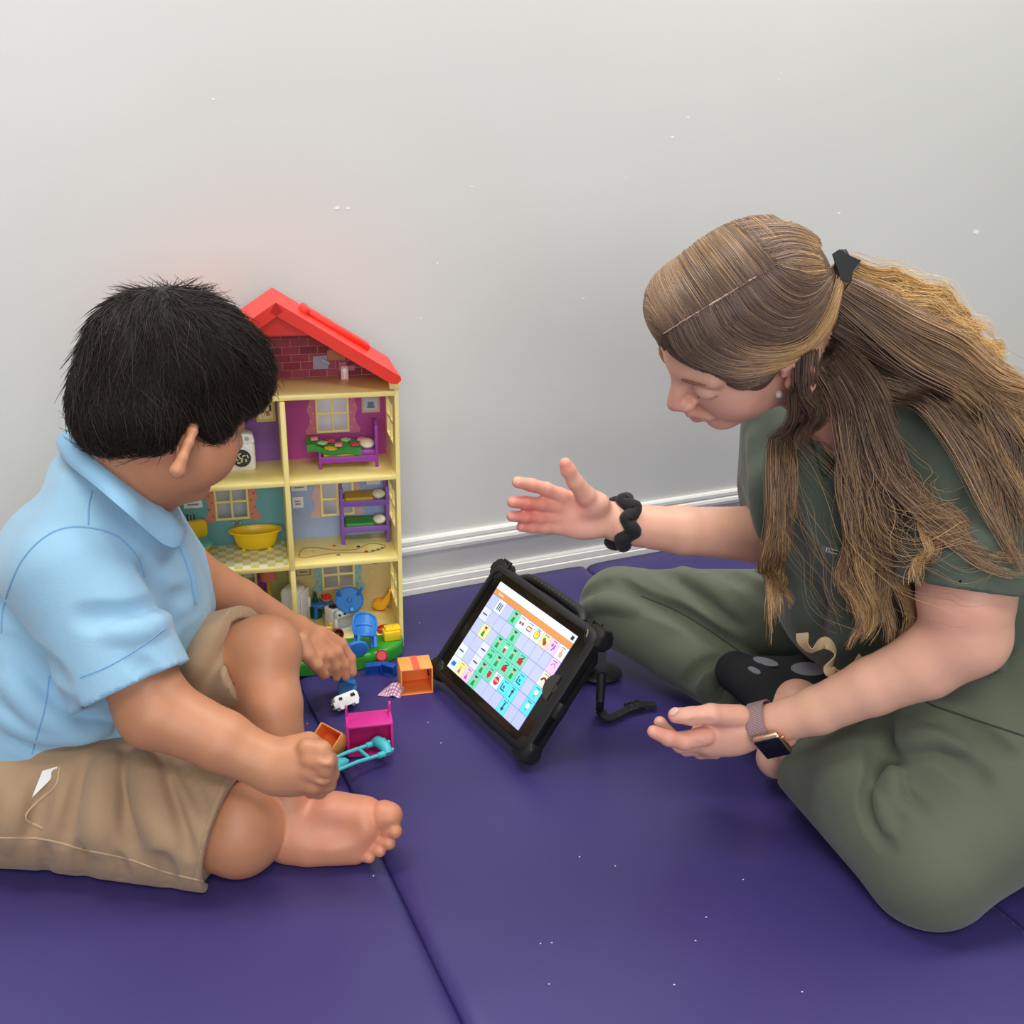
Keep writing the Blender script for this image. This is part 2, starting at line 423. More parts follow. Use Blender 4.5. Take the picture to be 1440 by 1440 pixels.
def ink(name, col, rough=.55):
    return mat('print_'+name, col, rough, var=.04, vscale=120)
HW = .168; FZ = (.022, .158, .294, .425)
# floors
for i, z in enumerate(FZ):
    for s in ((0,) if i == 3 or i == 0 else (-1, 1)):
        b = MB()
        if s == 0: b.box((0, HD/2-.002, z-.004), (2*HW-.008, HD+.004, .008), .0015)
        else: b.box((s*HW/2, HD/2-.001, z-.004), (HW-.006, HD+.002, .008), .0015)
        b.build('house_floor', Yl, house)
# printed floor sheets
chk = bpy.data.materials.new('print_checker'); chk.use_nodes = True; nt = chk.node_tree; bs = nt.nodes['Principled BSDF']; bs.inputs['Roughness'].default_value = .4
ck = nt.nodes.new('ShaderNodeTexChecker'); tc = nt.nodes.new('ShaderNodeTexCoord'); ck.inputs['Scale'].default_value = 82
ck.inputs[1].default_value = (*lin((250, 246, 222)), 1); ck.inputs[2].default_value = (*lin((218, 212, 130)), 1)
nt.links.new(tc.outputs['Object'], ck.inputs[0]); nt.links.new(ck.outputs[0], bs.inputs[0])
MB().box((-HW/2, HD/2-.002, FZ[1]+.0003), (HW-.012, HD-.004, .0005)).build('tile_print', chk, house)
def track(pts, name, m, w=.0006, z=FZ[1]+.0006):
    P = spline(np.array([(*huv(x, y, FZ[1]), 0) for x, y in pts]), 50); P[:, 2] = z
    MB().tube(P, w, 4).build(name, m, house)
ov = [(420, 783), (425, 774), (440, 771), (470, 775), (500, 774), (520, 766), (540, 768), (541, 772), (520, 778), (495, 779), (465, 780), (440, 784), (425, 786), (420, 783)]
track(ov, 'track_print', ink('brown_line', (150, 115, 60)))
for x, y, c in ((440, 777, (235, 200, 190)), (470, 769, (220, 90, 70)), (504, 770, (70, 70, 120)), (515, 777, (200, 60, 60)), (525, 776, (60, 120, 110)), (532, 774, (60, 120, 110)), (538, 772, (60, 120, 110)), (476, 782, (120, 150, 90))):
    u, v = huv(x, y, FZ[1]); MB().lathe([(.003, 0), (.003, .0006)], (u, v, FZ[1]+.0003), 8).build('train_print', ink('t%d' % (x*7+y), c), house)
# uprights
MB().box((0, HD/2-.003, .283), (.008, HD+.008, .266), .002).build('divider', Yl, house); MB().box((0, 0, .082), (.008, .014, .14), .002).build('divider_post', Yl, house); MB().box((0, HD-.008, .082), (.008, .016, .14), .002).build('divider_post', Yl, house)
def side(u, holes):
    b = MB(); cuts = sorted(holes); z0 = 0
    for (za, zb) in cuts:
        b.box((u, HD/2-.002, (z0+za)/2), (.006, HD+.004, za-z0)); va, vb = .02, HD-.016
        b.box((u, va/2-.002, (za+zb)/2), (.006, va+.004, zb-za)); b.box((u, (vb+HD)/2, (za+zb)/2), (.006, HD-vb, zb-za))
        b.box((u, (va+vb)/2, (za+zb)/2), (.004, .003, zb-za)); b.box((u, (va+vb)/2, (za+zb)/2), (.004, vb-va, .003)); z0 = zb
    b.box((u, HD/2-.002, (z0+.438)/2), (.006, HD+.004, .438-z0))
    return b.build('side_wall', Yl, house, smooth=False)
side(HW-.003, [(.058, .118), (.198, .258), (.336, .396)]); side(-HW+.003, [(.058, .118), (.198, .258), (.336, .396)])
for s in (-1, 1): MB().box((s*(HW-.006), -.004, .4345), (.016, .012, .012), .002).build('roof_bracket', Yl, house)
# printed back walls with real window openings
def backwall(u0, u1, z0, z1, m, win=None):
    b = MB(); v = HD
    if win is None: b.box(((u0+u1)/2, v, (z0+z1)/2), (u1-u0, .002, z1-z0))
    else:
        a, c, d, e = win
        for x0, x1, y0, y1 in ((u0, a, z0, z1), (c, u1, z0, z1), (a, c, z0, d), (a, c, e, z1)):
            if x1-x0 > 1e-4 and y1-y0 > 1e-4: b.box(((x0+x1)/2, v, (y0+y1)/2), (x1-x0, .002, y1-y0))
    b.build('back_panel', m, house, smooth=False)
    if win:
        f = MB(); w = .0036; yv = v-.002
        for x in (a, (a+c)/2, c): f.box((x, yv, (d+e)/2), (w, .004, e-d+w), .0006)
        for z in (d, (d+e)/2, e): f.box(((a+c)/2, yv-.0002, z), (c-a+w, .004, w), .0006)
        f.build('house_window', Yl, house)
def wpx(x0, y0, x1, y1):
    a, e = huz(x0, y0, HD); c, d = huz(x1, y1, HD); return (a, c, d, e)
PUR, MAG, TEA, LAV, OLI, TAN = [ink(n, c) for n, c in (('purple', (132, 84, 158)), ('magenta', (176, 62, 142)), ('teal', (110, 172, 178)), ('lavender', (152, 170, 205)), ('olive', (176, 176, 118)), ('tan', (214, 190, 130)))]
wTR = wpx(444, 557, 490, 606); wMR = wpx(451, 680, 497, 722); wML = wpx(301, 683, 350, 728); wBR = wpx(453, 790, 498, 825); wBL = wpx(330, 803, 362, 842)
wTL = (-.125, -.078, .338, .398)
g = .004
backwall(-HW, 0, FZ[2], FZ[3]-.008, PUR, wTL); backwall(0, HW, FZ[2], FZ[3]-.008, MAG, wTR)
backwall(-HW, 0, FZ[1], FZ[2]-.008, TEA, wML); backwall(0, HW, FZ[1], FZ[2]-.008, LAV, wMR)
backwall(-HW, 0, FZ[0], FZ[1]-.008, OLI, wBL); backwall(0, HW, FZ[0], FZ[1]-.008, TAN, wBR)
def curtain(w, col, dots=None, side='lr', wd=.011):
    a, c, d, e = w
    for s, x in ((-1, a-.002), (1, c+.002)):
        if (s < 0 and 'l' not in side) or (s > 0 and 'r' not in side): continue
        n = 10; outl = [(x, e+.004), (x, d-.004)]+[(x+s*(wd+.0022*math.sin(i*1.3)+(.004 if i < 2 else 0)), d-.004+(e-d+.008)*i/n) for i in range(n+1)]
        cu = MB().prism(outl, HD-.0022, HD-.001).build('curtain_print', ink('cur%d' % sum(col), col), house, smooth=False)
        if dots:
            b = MB()
            for i in range(5):
                b.lathe([(.0016, 0), (.0016, .0004)], (0, 0, 0), 8, Matrix.Translation((x+s*(wd*.5+(.0025 if i % 2 else -.002)), HD-.0022, d+(e-d)*(i+.5)/5)) @ Matrix.Rotation(math.pi/2, 4, 'X'))
            b.build('dot', ink('dot%d' % sum(dots), dots), cu)
curtain(wTR, (205, 110, 140), (235, 150, 110)); curtain(wMR, (205, 170, 165), None); curtain(wML, (220, 140, 115), (170, 90, 60))
curtain(wBR, (150, 190, 185), (110, 160, 160)); curtain(wBL, (150, 70, 160), (90, 40, 110), 'r', .016); curtain(wTL, (205, 110, 140), (235, 150, 110))
def picture(x0, y0, x1, y1, fr, inner, marks=(), name='picture_print', v=HD):
    a, e = huz(x0, y0, v); c, d = huz(x1, y1, v)
    f = MB().box(((a+c)/2, v-.0016, (d+e)/2), (c-a, .0012, e-d)).build(name, ink('fr%d' % (sum(fr)), fr), house, smooth=False)
    if inner: MB().box(((a+c)/2, v-.0023, (d+e)/2), ((c-a)*.74, .0008, (e-d)*.74)).build('print_sheet', ink('in%d' % sum(inner), inner), f, smooth=False)
    for (rx, rz, rw, rh, col) in marks:
        MB().box((a+(c-a)*rx, v-.0028, d+(e-d)*rz), ((c-a)*rw, .0006, (e-d)*rh)).build('mark', ink('mk%d' % sum(col), col), f, smooth=False)
picture(508, 558, 534, 580, (205, 170, 120), (185, 190, 215), [(.5, .5, .35, .3, (110, 115, 140)), (.5, .32, .45, .08, (90, 90, 110))])
picture(359, 565, 388, 593, (225, 195, 95), (240, 225, 175), [(.35, .6, .12, .3, (90, 70, 40)), (.6, .4, .18, .22, (180, 120, 80)), (.75, .65, .1, .3, (60, 60, 60))])
picture(409, 678, 432, 690, (225, 225, 232), None, [(.4, .6, .5, .1, (130, 130, 150)), (.5, .35, .6, .1, (130, 130, 150))])
picture(411, 700, 427, 714, (232, 232, 238), None, [(.45, .6, .5, .1, (130, 130, 150)), (.5, .35, .5, .1, (130, 130, 150))])
picture(515, 670, 535, 681, (215, 218, 230), None, [(.5, .5, .5, .2, (150, 150, 170))])
picture(414, 795, 438, 809, (165, 145, 105), (205, 185, 135), [(.4, .6, .5, .1, (110, 95, 70)), (.5, .35, .5, .1, (110, 95, 70))])
picture(258, 706, 285, 714, (235, 238, 240), None, [(.5, .5, .6, .2, (140, 140, 150))])
picture(260, 722, 277, 734, (120, 178, 182), None, [(.2, .5, .12, .8, (60, 60, 70)), (.5, .5, .12, .6, (60, 60, 70)), (.8, .5, .12, .7, (60, 60, 70))])
u, z = huz(527, 787, HD); MB().lathe([(.0085, 0), (.0085, .0012)], (0, 0, 0), 20, Matrix.Translation((u, HD-.001, z)) @ Matrix.Rotation(math.pi/2, 4, 'X')).build('clock_print', ink('clockrim', (120, 115, 110)), house)
MB().lathe([(.0068, 0), (.0068, .0018)], (0, 0, 0), 20, Matrix.Translation((u, HD-.001, z)) @ Matrix.Rotation(math.pi/2, 4, 'X')).build('clock_face', ink('clockface', (225, 225, 225)), house)
# attic: mortar sheet and printed bricks under the roof
def roofz(u): return .549-abs(u)*.63
at = MB().prism([(-HW, FZ[3]), (HW, FZ[3]), (HW, roofz(HW)), (0, roofz(0)), (-HW, roofz(HW))], HD-.001, HD+.001).build('attic_panel', ink('mortar', (216, 150, 152)), house, smooth=False)
bcol = [ink('brick%d' % i, c, .6) for i, c in enumerate([(146, 44, 62), (158, 54, 72), (132, 36, 54), (166, 68, 84)])]
row = 0; z = FZ[3]+.0005
while z < .54:
    u = -HW-.013*(row % 2)+.004
    while u < HW:
        a, c = max(u, -HW), min(u+.0255, HW)
        zt = z+.0108
        if c-a > .004 and zt < min(roofz(a), roofz(c)): MB().box(((a+c)/2, HD-.0016, z+.0054), (c-a, .0014, .0108)).build('brick', random.choice(bcol), at, smooth=False)
        u += .0265
    z += .0118; row += 1
# printed clutter in the attic
for nm, x0, y0, x1, y1, c in (('crate_print', 459, 492, 486, 506, (196, 130, 84)), ('sheet_print', 439, 501, 462, 519, (170, 168, 188)), ('crate_print', 486, 497, 510, 514, (160, 84, 66)), ('cap_print', 461, 481, 483, 493, (84, 106, 140)), ('toy_print', 475, 509, 499, 521, (205, 130, 140))):
    a, e = huz(x0, y0, HD); c2, d = huz(x1, y1, HD); d = max(d, FZ[3]+.0005)
    sh = arc((a+c2)/2, d, (c2-a)/2, 0, 180, 8, e-d) if nm == 'cap_print' else [(a, d), (c2-.001, d), (c2, e), (a+.001, e-.001)]
    MB().prism(sh, HD-.004, HD-.0024).build(nm, ink(nm+str(x0), c), at, smooth=False)
a, z0 = huz(452, 511, HD); MB().cyl((a, HD-.005, z0+.006), (a+.011, HD-.005, z0-.002), .0035, seg=8).build('roll_print', ink('roll', (190, 188, 205)), at)
# roof
SL = .125/.191; th = .016
def slope(s):
    b = MB(); o = Vector((0, 0, .561)); L = .202
    ang = math.atan2(.125, .191)
    pts = [(0, 0), (L, 0), (L+.004, -.004), (L+.002, -th*.75), (L-.006, -th), (.0, -th)]
    M = Matrix.Translation(o) @ Matrix.Scale(s, 4, (1, 0, 0)) @ Matrix.Rotation(ang, 4, 'Y')
    b.prism(pts, -.022, HD+.004, M)
    r = b.build('roof_slope', Rd, house, smooth=False)
    return r, M
rs, M = slope(1); slope(-1)
h = MB(M); h.box((.105, HD*.55, .0035), (.105, .03, .009), .003); h.box((.048, HD*.52, .003), (.012, .038, .012), .003); h.build('roof_latch', Rd, rs)
MB().prism([(0, .554), (-.066, .511), (.062, .511)], -.006, .004).build('gable_board', Rd, house, smooth=False)
gb = MB(); gb.prism([(0, .547), (-.052, .513), (.05, .513)], -.0085, -.005); gb.build('gable_inset', Rd, house, smooth=False)
# lawn in front of the kitchen
Gn = plastic('grass_green', (52, 150, 44), .25)
out = [(-.03+0*i, 0) for i in range(1)]+[(.043-.124*math.cos(math.pi*i/24), -.066*math.sin(math.pi*i/24)**.75) for i in range(25)]
rings = []
for z, k in ((0, 1.), (.016, 1.), (.0205, .985), (.0225, .95), (.0228, .8)):
    rings.append([(.043+(p[0]-.043)*k, p[1]*k, z) for p in out[1:]])
MB().grid(rings).build('lawn_base', Gn, house, angle=60)
MB().box((0, HD/2, .007), (2*HW-.008, HD, .014), .002).build('house_base', Yl, house)
MB().box((-.09, -.008, .008), (.15, .03, .016), .004).build('porch_base', Yl, house)
# ---------------------------------------------------------------- things standing in the rooms
def hthing(name, label, cat, px, py, z, turn=0., group=None):
    p = PZ(px, py, z); return thing(name, label, cat, (p[0], p[1], z+.0004), HA+math.radians(turn), group)
Wh = plastic('white', (238, 236, 232), .35); Vi = plastic('violet', (128, 84, 176), .4); Pu = plastic('purple', (150, 54, 160), .38)
Ye = plastic('bright_yellow', (246, 204, 32), .35); Bl = plastic('blue', (52, 128, 206), .35); Te = plastic('turquoise', (76, 190, 200), .38)
Cr = plastic('cream', (242, 232, 200), .5); Mu = plastic('mustard', (196, 160, 30), .5); Gr = plastic('bed_green', (48, 140, 46), .5)
Or = plastic('orange', (244, 160, 84), .5); Ma = plastic('hot_pink', (214, 44, 146), .35); Bk = plastic('black', (26, 26, 28), .35); Db = plastic('dark_blue', (28, 74, 160), .32)
Ch = mat('chrome', (210, 210, 212), .2, metal=1.)
# washing machine
t = hthing('toy_washing_machine', 'white toy washing machine with round door in the upper left room', 'washing machine', 341, 664, FZ[2])
MB().box((0, .018, .022), (.042, .034, .044), .005, 3).build('body', Wh, t); MB().prism([(.017, .042), (.021, .044), (.019, .055), (.012, .058), (-.012, .058), (-.019, .055), (-.021, .044)], .006, .03, bev=.001).build('control_panel', Wh, t)
RX = Matrix.Rotation(math.pi/2, 4, 'X')
d = MB(); d.lathe([(.0165, 0), (.0168, .003), (.0145, .004), (.0138, .002)], M=Matrix.Translation((0, .001, .022)) @ RX, seg=28, cap=False); d = d.build('door_ring', Wh, t)
MB().lathe([(.0142, 0), (.0135, .0022), (.006, .003)], M=Matrix.Translation((0, .001, .022)) @ RX, seg=24).build('door_glass', mat('dark_glass', (40, 40, 38), .12), t)
lb = MB()
for k in range(9):
    a = k*2.4; r = .0022*math.sqrt(k); lb.box((r*math.cos(a)*1.6, -.0023, .022+r*math.sin(a)*1.3), (.0052, .0008, .0022), .0003, 1, rot=Matrix.Rotation(a*1.7, 3, 'Y'))
lb.build('laundry_print', ink('laundry', (205, 205, 170)), t)
MB().lathe([(.003, 0), (.003, .003)], M=Matrix.Translation((.01, .006, .051)) @ RX, seg=12).build('dial', Ch, t)
# single bed with quilt
t = hthing('toy_bed', 'purple toy bed with green patterned quilt in the pink room', 'toy bed', 491, 660, FZ[2], -3)
for x, h in ((-.043, .03), (.043, .068)):
    for y in (.003, .045): MB().box((x, y, h/2), (.005, .005, h), .0015).build('bed_post', Pu, t)
MB().box((0, .002, .0155), (.086, .0035, .011), .0012).build('side_rail', Pu, t); MB().box((0, .046, .0155), (.086, .0035, .011), .0012).build('side_rail', Pu, t)
hb = [(.003, .02), (.045, .02), (.045, .06)]+arc(.024, .058, .021, 0, 180, 10, .016)+[(.003, .06)]
MB(Matrix(((0, 1, 0, .043), (1, 0, 0, 0), (0, 0, 1, 0), (0, 0, 0, 1)))).prism(hb, -.002, .002).build('headboard', Pu, t)
MB().box((-.043, .024, .02), (.004, .04, .014), .001).build('footboard', Pu, t)
MB().box((-.01, .024, .0235), (.056, .042, .016), .003).build('mattress', Ye, t); MB().box((.03, .024, .0225), (.024, .042, .013), .003).build('bed_box', Pu, t)
MB().sph((.03, .024, .033), (.012, .017, .007)).build('pillow', Cr, t)
q = []; 
for i in range(13):
    x = -.062+.082*i/12; zz = .033+.002*math.sin(i*.9)+(.006*max(0, (4-i))/4); q.append([(x, -.004+.056*j/8, zz+.0016*math.sin(j*1.1+i*.5)-(.006 if j in (0, 8) else 0)) for j in range(9)])
qm = MB(); qm.grid(q, close=False); qm.grid([[(a, b, c-.002) for a, b, c in r] for r in q], close=False); qo = qm.build('quilt', plastic('quilt_green', (60, 148, 60), .7), t)
for k in range(7):
    MB().box((-.05+.012*k, .02+.012*(-1)**k, .0375+(.004 if k < 2 else 0)), (.011, .012, .004), .001, rot=Matrix.Rotation(k, 3, 'Z')).build('quilt_patch', plastic('patch%d' % (k % 3), [(226, 150, 140), (160, 200, 140), (196, 60, 90)][k % 3], .7), qo)
# bunk bed
t = hthing('toy_bunk_bed', 'violet toy bunk bed with mustard and green mattresses', 'bunk bed', 515, 766, FZ[1], -3)
for x in (-.036, .036):
    for y in (.004, .038): MB().box((x, y, .0485), (.0055, .0055, .097), .0014).build('bed_post', Vi, t)
for z, m in ((.026, Gr), (.070, Mu)):
    for y in (.003, .039): MB().box((0, y, z), (.07, .003, .01), .001).build('side_rail', Vi, t)
    for x in (-.036, .036): MB().box((x, .021, z), (.003, .034, .01), .001).build('end_rail', Vi, t)
    MB().box((-.008, .021, z+.005), (.046, .034, .010), .003, 3).build('mattress', m, t); MB().sph((.0235, .021, z+.0085), (.0105, .014, .0065)).build('pillow', Cr, t)
# toilet
t = hthing('toy_toilet', 'yellow toy toilet with turquoise seat in the bathroom', 'toy toilet', 286, 781, FZ[1], 22)
MB().lathe([(.012, 0), (.012, .003), (.008, .007), (.0085, .01), (.015, .017), (.016, .02)], seg=22).build('bowl', Ye, t)
MB().lathe([(.017, .02), (.0175, .022), (.016, .0245), (.004, .025)], seg=24).build('seat', Te, t)
MB().prism(rrect(-.017, .022, .015, .052, .006), .014, .023, bev=.002).build('cistern', Ye, t)
# bath tub
t = hthing('toy_bathtub', 'yellow oval toy bathtub beside the toy toilet', 'bathtub', 361, 779, FZ[1], -2)
prof = [(.024, .004), (.030, .008), (.034, .022), (.0365, .030), (.0415, .031), (.0415, .0335), (.036, .0335), (.033, .031), (.030, .014), (.02, .009)]
MB().lathe(prof, (0, .02, 0), 32, sx=1., sy=.52).build('tub', Ye, t)
for x in (-.02, .02):
    for y in (.010, .030): MB().sph((x, y, .003), (.004, .004, .0034), seg=8).build('tub_foot', Ye, t)
f = MB(); f.cyl((-.028, .036, .033), (-.028, .036, .043), .0018, seg=8); f.tube([(-.028, .036, .041), (-.028, .030, .043), (-.028, .027, .039)], .0015, 8); f.sph((-.033, .036, .04), .0025, seg=8); f.sph((-.023, .036, .04), .0025, seg=8); f.build('faucet', Ch, t)
# fridge
t = hthing('toy_fridge', 'white rounded toy fridge standing at the kitchen divider', 'fridge', 427, 885, FZ[0], 62)
MB().box((0, .014, .0375), (.034, .036, .075), .010, 4).build('body', Wh, t)
dd = MB().box((0, -.005, .0375), (.029, .004, .066), .0018, 2).build('fridge_door', Wh, t); MB().box((.011, -.008, .045), (.002, .003, .018), .0008).build('handle', Wh, dd)
# kitchen stool with fruit bowl, green cone
t = hthing('toy_stool', 'small blue toy side table with two legs behind the stove', 'side table', 454, 872, FZ[0])
MB().lathe([(.0185, .022), (.0195, .024), (.0195, .026), (.018, .0275)], (0, .012, 0), 24, sy=.75).build('table_top', Bl, t)
for x in (-.011, .011):
    for y in (.004, .02): MB().cyl((x, y, 0), (x*.9, y, .023), .0032, .0036, 10).build('leg', Bl, t)
p = PZ(459, 846, FZ[0]+.028)
t = thing('toy_fruit_bowl', 'tiny orange bowl of red fruit on the blue side table', 'bowl', p, HA)
MB().lathe([(.004, 0), (.0085, .005), (.0095, .008), (.0085, .008), (.004, .003)], seg=18).build('bowl', Or, t)
for k in range(5):
    a = k*1.26; MB().sph((.0045*math.cos(a), .0045*math.sin(a), .009), .0036, seg=8).build('fruit', Rd, t)
t = hthing('toy_cone', 'dark green pointed toy leaning behind the blue side table', 'toy', 443, 858, FZ[0], 0)
MB().lathe([(.011, 0), (.010, .006), (.0065, .022), (.0015, .046)], (0, -.026, 0), 14).build('cone', plastic('deep_green', (18, 92, 66), .45), t)
for k in range(4): MB().sph((.0, -.034+.002*k, .012+.01*k), (.002, .003, .0035), seg=6).build('ridge', plastic('deep_green', (18, 92, 66), .45), t)
# stove
t = hthing('toy_stove', 'white toy stove with two black burners and open oven window', 'stove', 489, 890, FZ[0], 27)
sb = MB(); w_, d_, h_ = .044, .032, .042
sb.box((0, d_/2+.004, h_/2), (w_, d_-.008, h_), .0012); sb.box((0, .003, h_-.006), (w_, .006, .012), .001); sb.box((0, .003, .004), (w_, .006, .008), .001)
for x in (-.0195, .0195): sb.box((x, .003, h_/2), (.005, .006, h_), .001)
sb.build('body', Wh, t)
MB().box((0, .0065, .019), (.034, .001, .022)).build('oven_recess', plastic('pale_grey', (196, 198, 204), .4), t)
for x, y in ((-.011, .022), (.011, .012)):
    b = MB().lathe([(.0078, 0), (.008, .0016), (.006, .0022)], (x, y, h_), 20).build('burner', Bk, t); MB().lathe([(.003, .0022), (.003, .003)], (x, y, h_), 12).build('burner_cap', Bk, b)
for k in range(4): MB().lathe([(.002, 0), (.0016, .0025)], M=Matrix.Translation((-.014+.0093*k, .0, h_-.006)) @ RX, seg=10).build('knob', Bk, t)
# round table upside down on the stove
p = hw(.087, .034, .0725)
t = thing('toy_round_table', 'blue round toy table lying tipped on top of the stove', 'toy table', p, rot=(math.radians(44), math.radians(-6), HA+.12))
MB().lathe([(.021, 0), (.0228, .0015), (.0228, .004), (.0212, .005), (.0205, .0035), (.004, .003)], seg=30).build('table_top', Bl, t)
MB().lathe([(.0045, .003), (.003, .006), (.0012, .0062)], seg=14).build('hub', Bl, t)
for k, a in enumerate((20, 140, 262)):
    x, y = .0165*math.cos(math.radians(a)), .0165*math.sin(math.radians(a)); MB().tube([(x, y, .003), (x*1.12, y*1.12, .012), (x*1.35, y*1.35, .021)], [.0028, .0024, .003], 10).build('leg', Bl, t)
# high chair shell and cushion, yellow box, cup, ladder chair
t = hthing('toy_high_chair', 'orange yellow scoop shaped toy seat against the right kitchen wall', 'toy seat', 536, 862, FZ[0], -18)
out = [(-.014, .016)]+arc(-.004, .014, .011, 180, 300, 6)+[(.006, .006), (.015, .022), (.0165, .040), (.0135, .041), (.007, .026), (0, .017), (-.008, .019)]
MB().prism(out, .002, .026, bev=.0015).build('seat_shell', plastic('amber', (244, 176, 32), .35), t)
for x in (-.006, .006): MB().cyl((x, .014, 0), (x*.7, .014, .012), .003, seg=8).build('leg', plastic('amber', (244, 176, 32), .35), t)
p = hw(.150, -.004, .0228)
t = thing('toy_basket', 'bright yellow chunky toy box at the edge of the green lawn', 'toy box', (*hw(.147, -.014, 0)[:2], .0232), HA+.08)
MB().box((0, 0, .009), (.027, .021, .016), .0022).build('box', Ye, t); MB().box((.002, .002, .0185), (.025, .019, .004), .0015).build('lid', Ye, t)
for x in (-.006, .006): MB().sph((x, 0, .0205), (.0035, .0045, .0022), seg=8).build('stud', Ye, t)
t = thing('toy_cushion', 'flat red round toy cushion behind the yellow toy box', 'cushion', (*hw(.140, .008, 0)[:2], .0226), HA)
MB().lathe([(.011, 0), (.0135, .003), (.013, .006), (.010, .0075)], (0, .004, 0), 22, sy=.6, M=Matrix.Translation((0, 0, .002)) @ Matrix.Rotation(.25, 4, 'X')).build('pad', plastic('cherry', (196, 26, 34), .4), t)
t = thing('toy_bench', 'yellow toy bench frame near the boy\'s reaching hand', 'toy bench', (*hw(.036, -.003, 0)[:2], .0226), HA-.12)
fr = plastic('chair_yellow', (240, 196, 60), .4)
for x in (-.0165, .0165):
    MB().box((x, 0, .013), (.0042, .005, .026), .001).build('leg', fr, t); MB().box((x, .018, .013), (.0042, .005, .026), .001).build('leg', fr, t)
MB().box((0, 0, .0255), (.037, .0055, .005), .0015).build('top_rail', fr, t); MB().box((0, .009, .012), (.033, .02, .003), .001).build('seat', plastic('cherry', (196, 26, 34), .4), t)
t = thing('toy_cup', 'small brown red toy cup lying on its side by the stove', 'cup', (*hw(.064, .004, 0)[:2], .0316), rot=(math.radians(72), 0, HA+.25))
MB().lathe([(.006, -.012), (.0085, -.006), (.009, .004), (.0078, .004), (.006, -.006), (.002, -.008)], seg=20).build('cup', plastic('maroon', (128, 44, 34), .4), t)
t = hthing('toy_floor_lamp', 'toy floor lamp with coral pink shade in the lower left room', 'floor lamp', 381, 868, FZ[0])
MB().lathe([(.011, 0), (.010, .003), (.003, .004)], (0, -.035, 0), 16).build('base', Mu, t); MB().cyl((0, -.035, .003), (0, -.035, .090), .0034, seg=10).build('pole', plastic('ochre', (206, 164, 66), .4), t)
MB().lathe([(.0125, .085), (.0115, .104), (.009, .106)], (0, -.035, 0), 20).build('shade', plastic('coral', (222, 120, 96), .5), t)
t = thing('toy_phone', 'tiny pink and white toy card standing in the attic', 'toy card', (*PZ(485, 535, FZ[3])[:2], FZ[3]+.0004), HA-.1)
MB().prism(rrect(-.0055, .0, .0055, .021, .002), 0, .004, M=Matrix.Rotation(-.22, 4, 'X'), bev=.0006).build('card', plastic('pale_pink', (240, 200, 196), .5), t)
c = MB(Matrix.Rotation(-.22, 4, 'X')); c.lathe([(.0032, 0), (.0032, .0004)], M=Matrix.Translation((0, -.0001, .0145)) @ RX, seg=14); c.box((0, -.0003, .007), (.0016, .0006, .009)); c.build('card_print', Wh, t)
# ================================================================ toys on the mat
def toy(name, label, cat, px, py, rz=0., z=.0005, rot=None):
    p = PZ(px, py, z); return thing(name, label, cat, (p[0], p[1], z), math.radians(rz), None, rot)
# big orange cardboard style box lying open
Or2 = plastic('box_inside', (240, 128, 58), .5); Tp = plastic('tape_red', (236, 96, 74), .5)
def carton(t, w, d, h, th=.0018, lidopen=True):
    """box whose open side faces local -y"""
    MB().box((0, 0, th/2), (w, d, th), .0005).build('box_wall', Or, t); MB().box((0, 0, h-th/2), (w, d, th), .0005).build('box_wall', Or, t)
    for s in (-1, 1): MB().box((s*(w-th)/2, 0, h/2), (th, d, h-2*th), .0004).build('box_wall', Or, t)
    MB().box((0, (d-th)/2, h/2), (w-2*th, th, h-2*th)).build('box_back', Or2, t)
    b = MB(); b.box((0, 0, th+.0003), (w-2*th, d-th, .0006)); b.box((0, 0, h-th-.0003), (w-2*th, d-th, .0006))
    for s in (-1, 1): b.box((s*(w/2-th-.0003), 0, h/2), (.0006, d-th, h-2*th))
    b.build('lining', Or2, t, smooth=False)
t = toy('toy_carton', 'orange toy cardboard box on its side, red tape stripe on top', 'toy box', 584, 967, 14)
carton(t, .048, .040, .043)
MB().box((.0, 0, .0432), (.010, .040, .0006)).build('tape', Tp, t); MB().box((.0242, .004, .022), (.0006, .026, .010)).build('tape', Tp, t)
t = toy('toy_carton', 'small orange toy box tipped open beside the boy\'s fist', 'toy box', 455, 1058, -28, .012, rot=(math.radians(-52), math.radians(8), math.radians(-30)))
t.location.z = .0145
carton(t, .037, .03, .03); MB().box((.008, -.006, .0025), (.011, .011, .0008)).build('tape', plastic('tape_rose', (228, 72, 78), .5), t)
# dark blue open suitcase with red disc
t = toy('toy_suitcase', 'dark blue open toy suitcase lying between lawn and orange box', 'suitcase', 536, 946, 6)
def tray(c, ry, rz):
    b = MB(Matrix.Translation(c) @ Matrix.Rotation(rz, 4, 'Z') @ Matrix.Rotation(ry, 4, 'X'))
    b.box((0, .0012, .0095), (.024, .002, .019), .0008)
    for s in (-1, 1): b.box((s*.0113, -.003, .0095), (.0016, .009, .019), .0006)
    for z in (.001, .018): b.box((0, -.003, z), (.024, .009, .0016), .0006)
    return b.build('case_half', Db, t)
tray((-.0125, 0, 0), .12, .12); tray((.0135, -.002, .0), .12, -.55)
MB().cyl((0, .001, .002), (0, .001, .018), .0018, seg=8).build('hinge', Db, t)
t = toy('toy_plate', 'round red toy plate resting upright against the green lawn', 'toy plate', 537, 929, 10, .010)
MB().lathe([(.0085, 0), (.009, .003), (.0082, .0035), (.0072, .0018), (.002, .0018)], M=Matrix.Translation((0, 0, .0095)) @ Matrix.Rotation(math.radians(62), 4, 'X'), seg=24).build('plate', plastic('cherry', (196, 26, 34), .4), t)
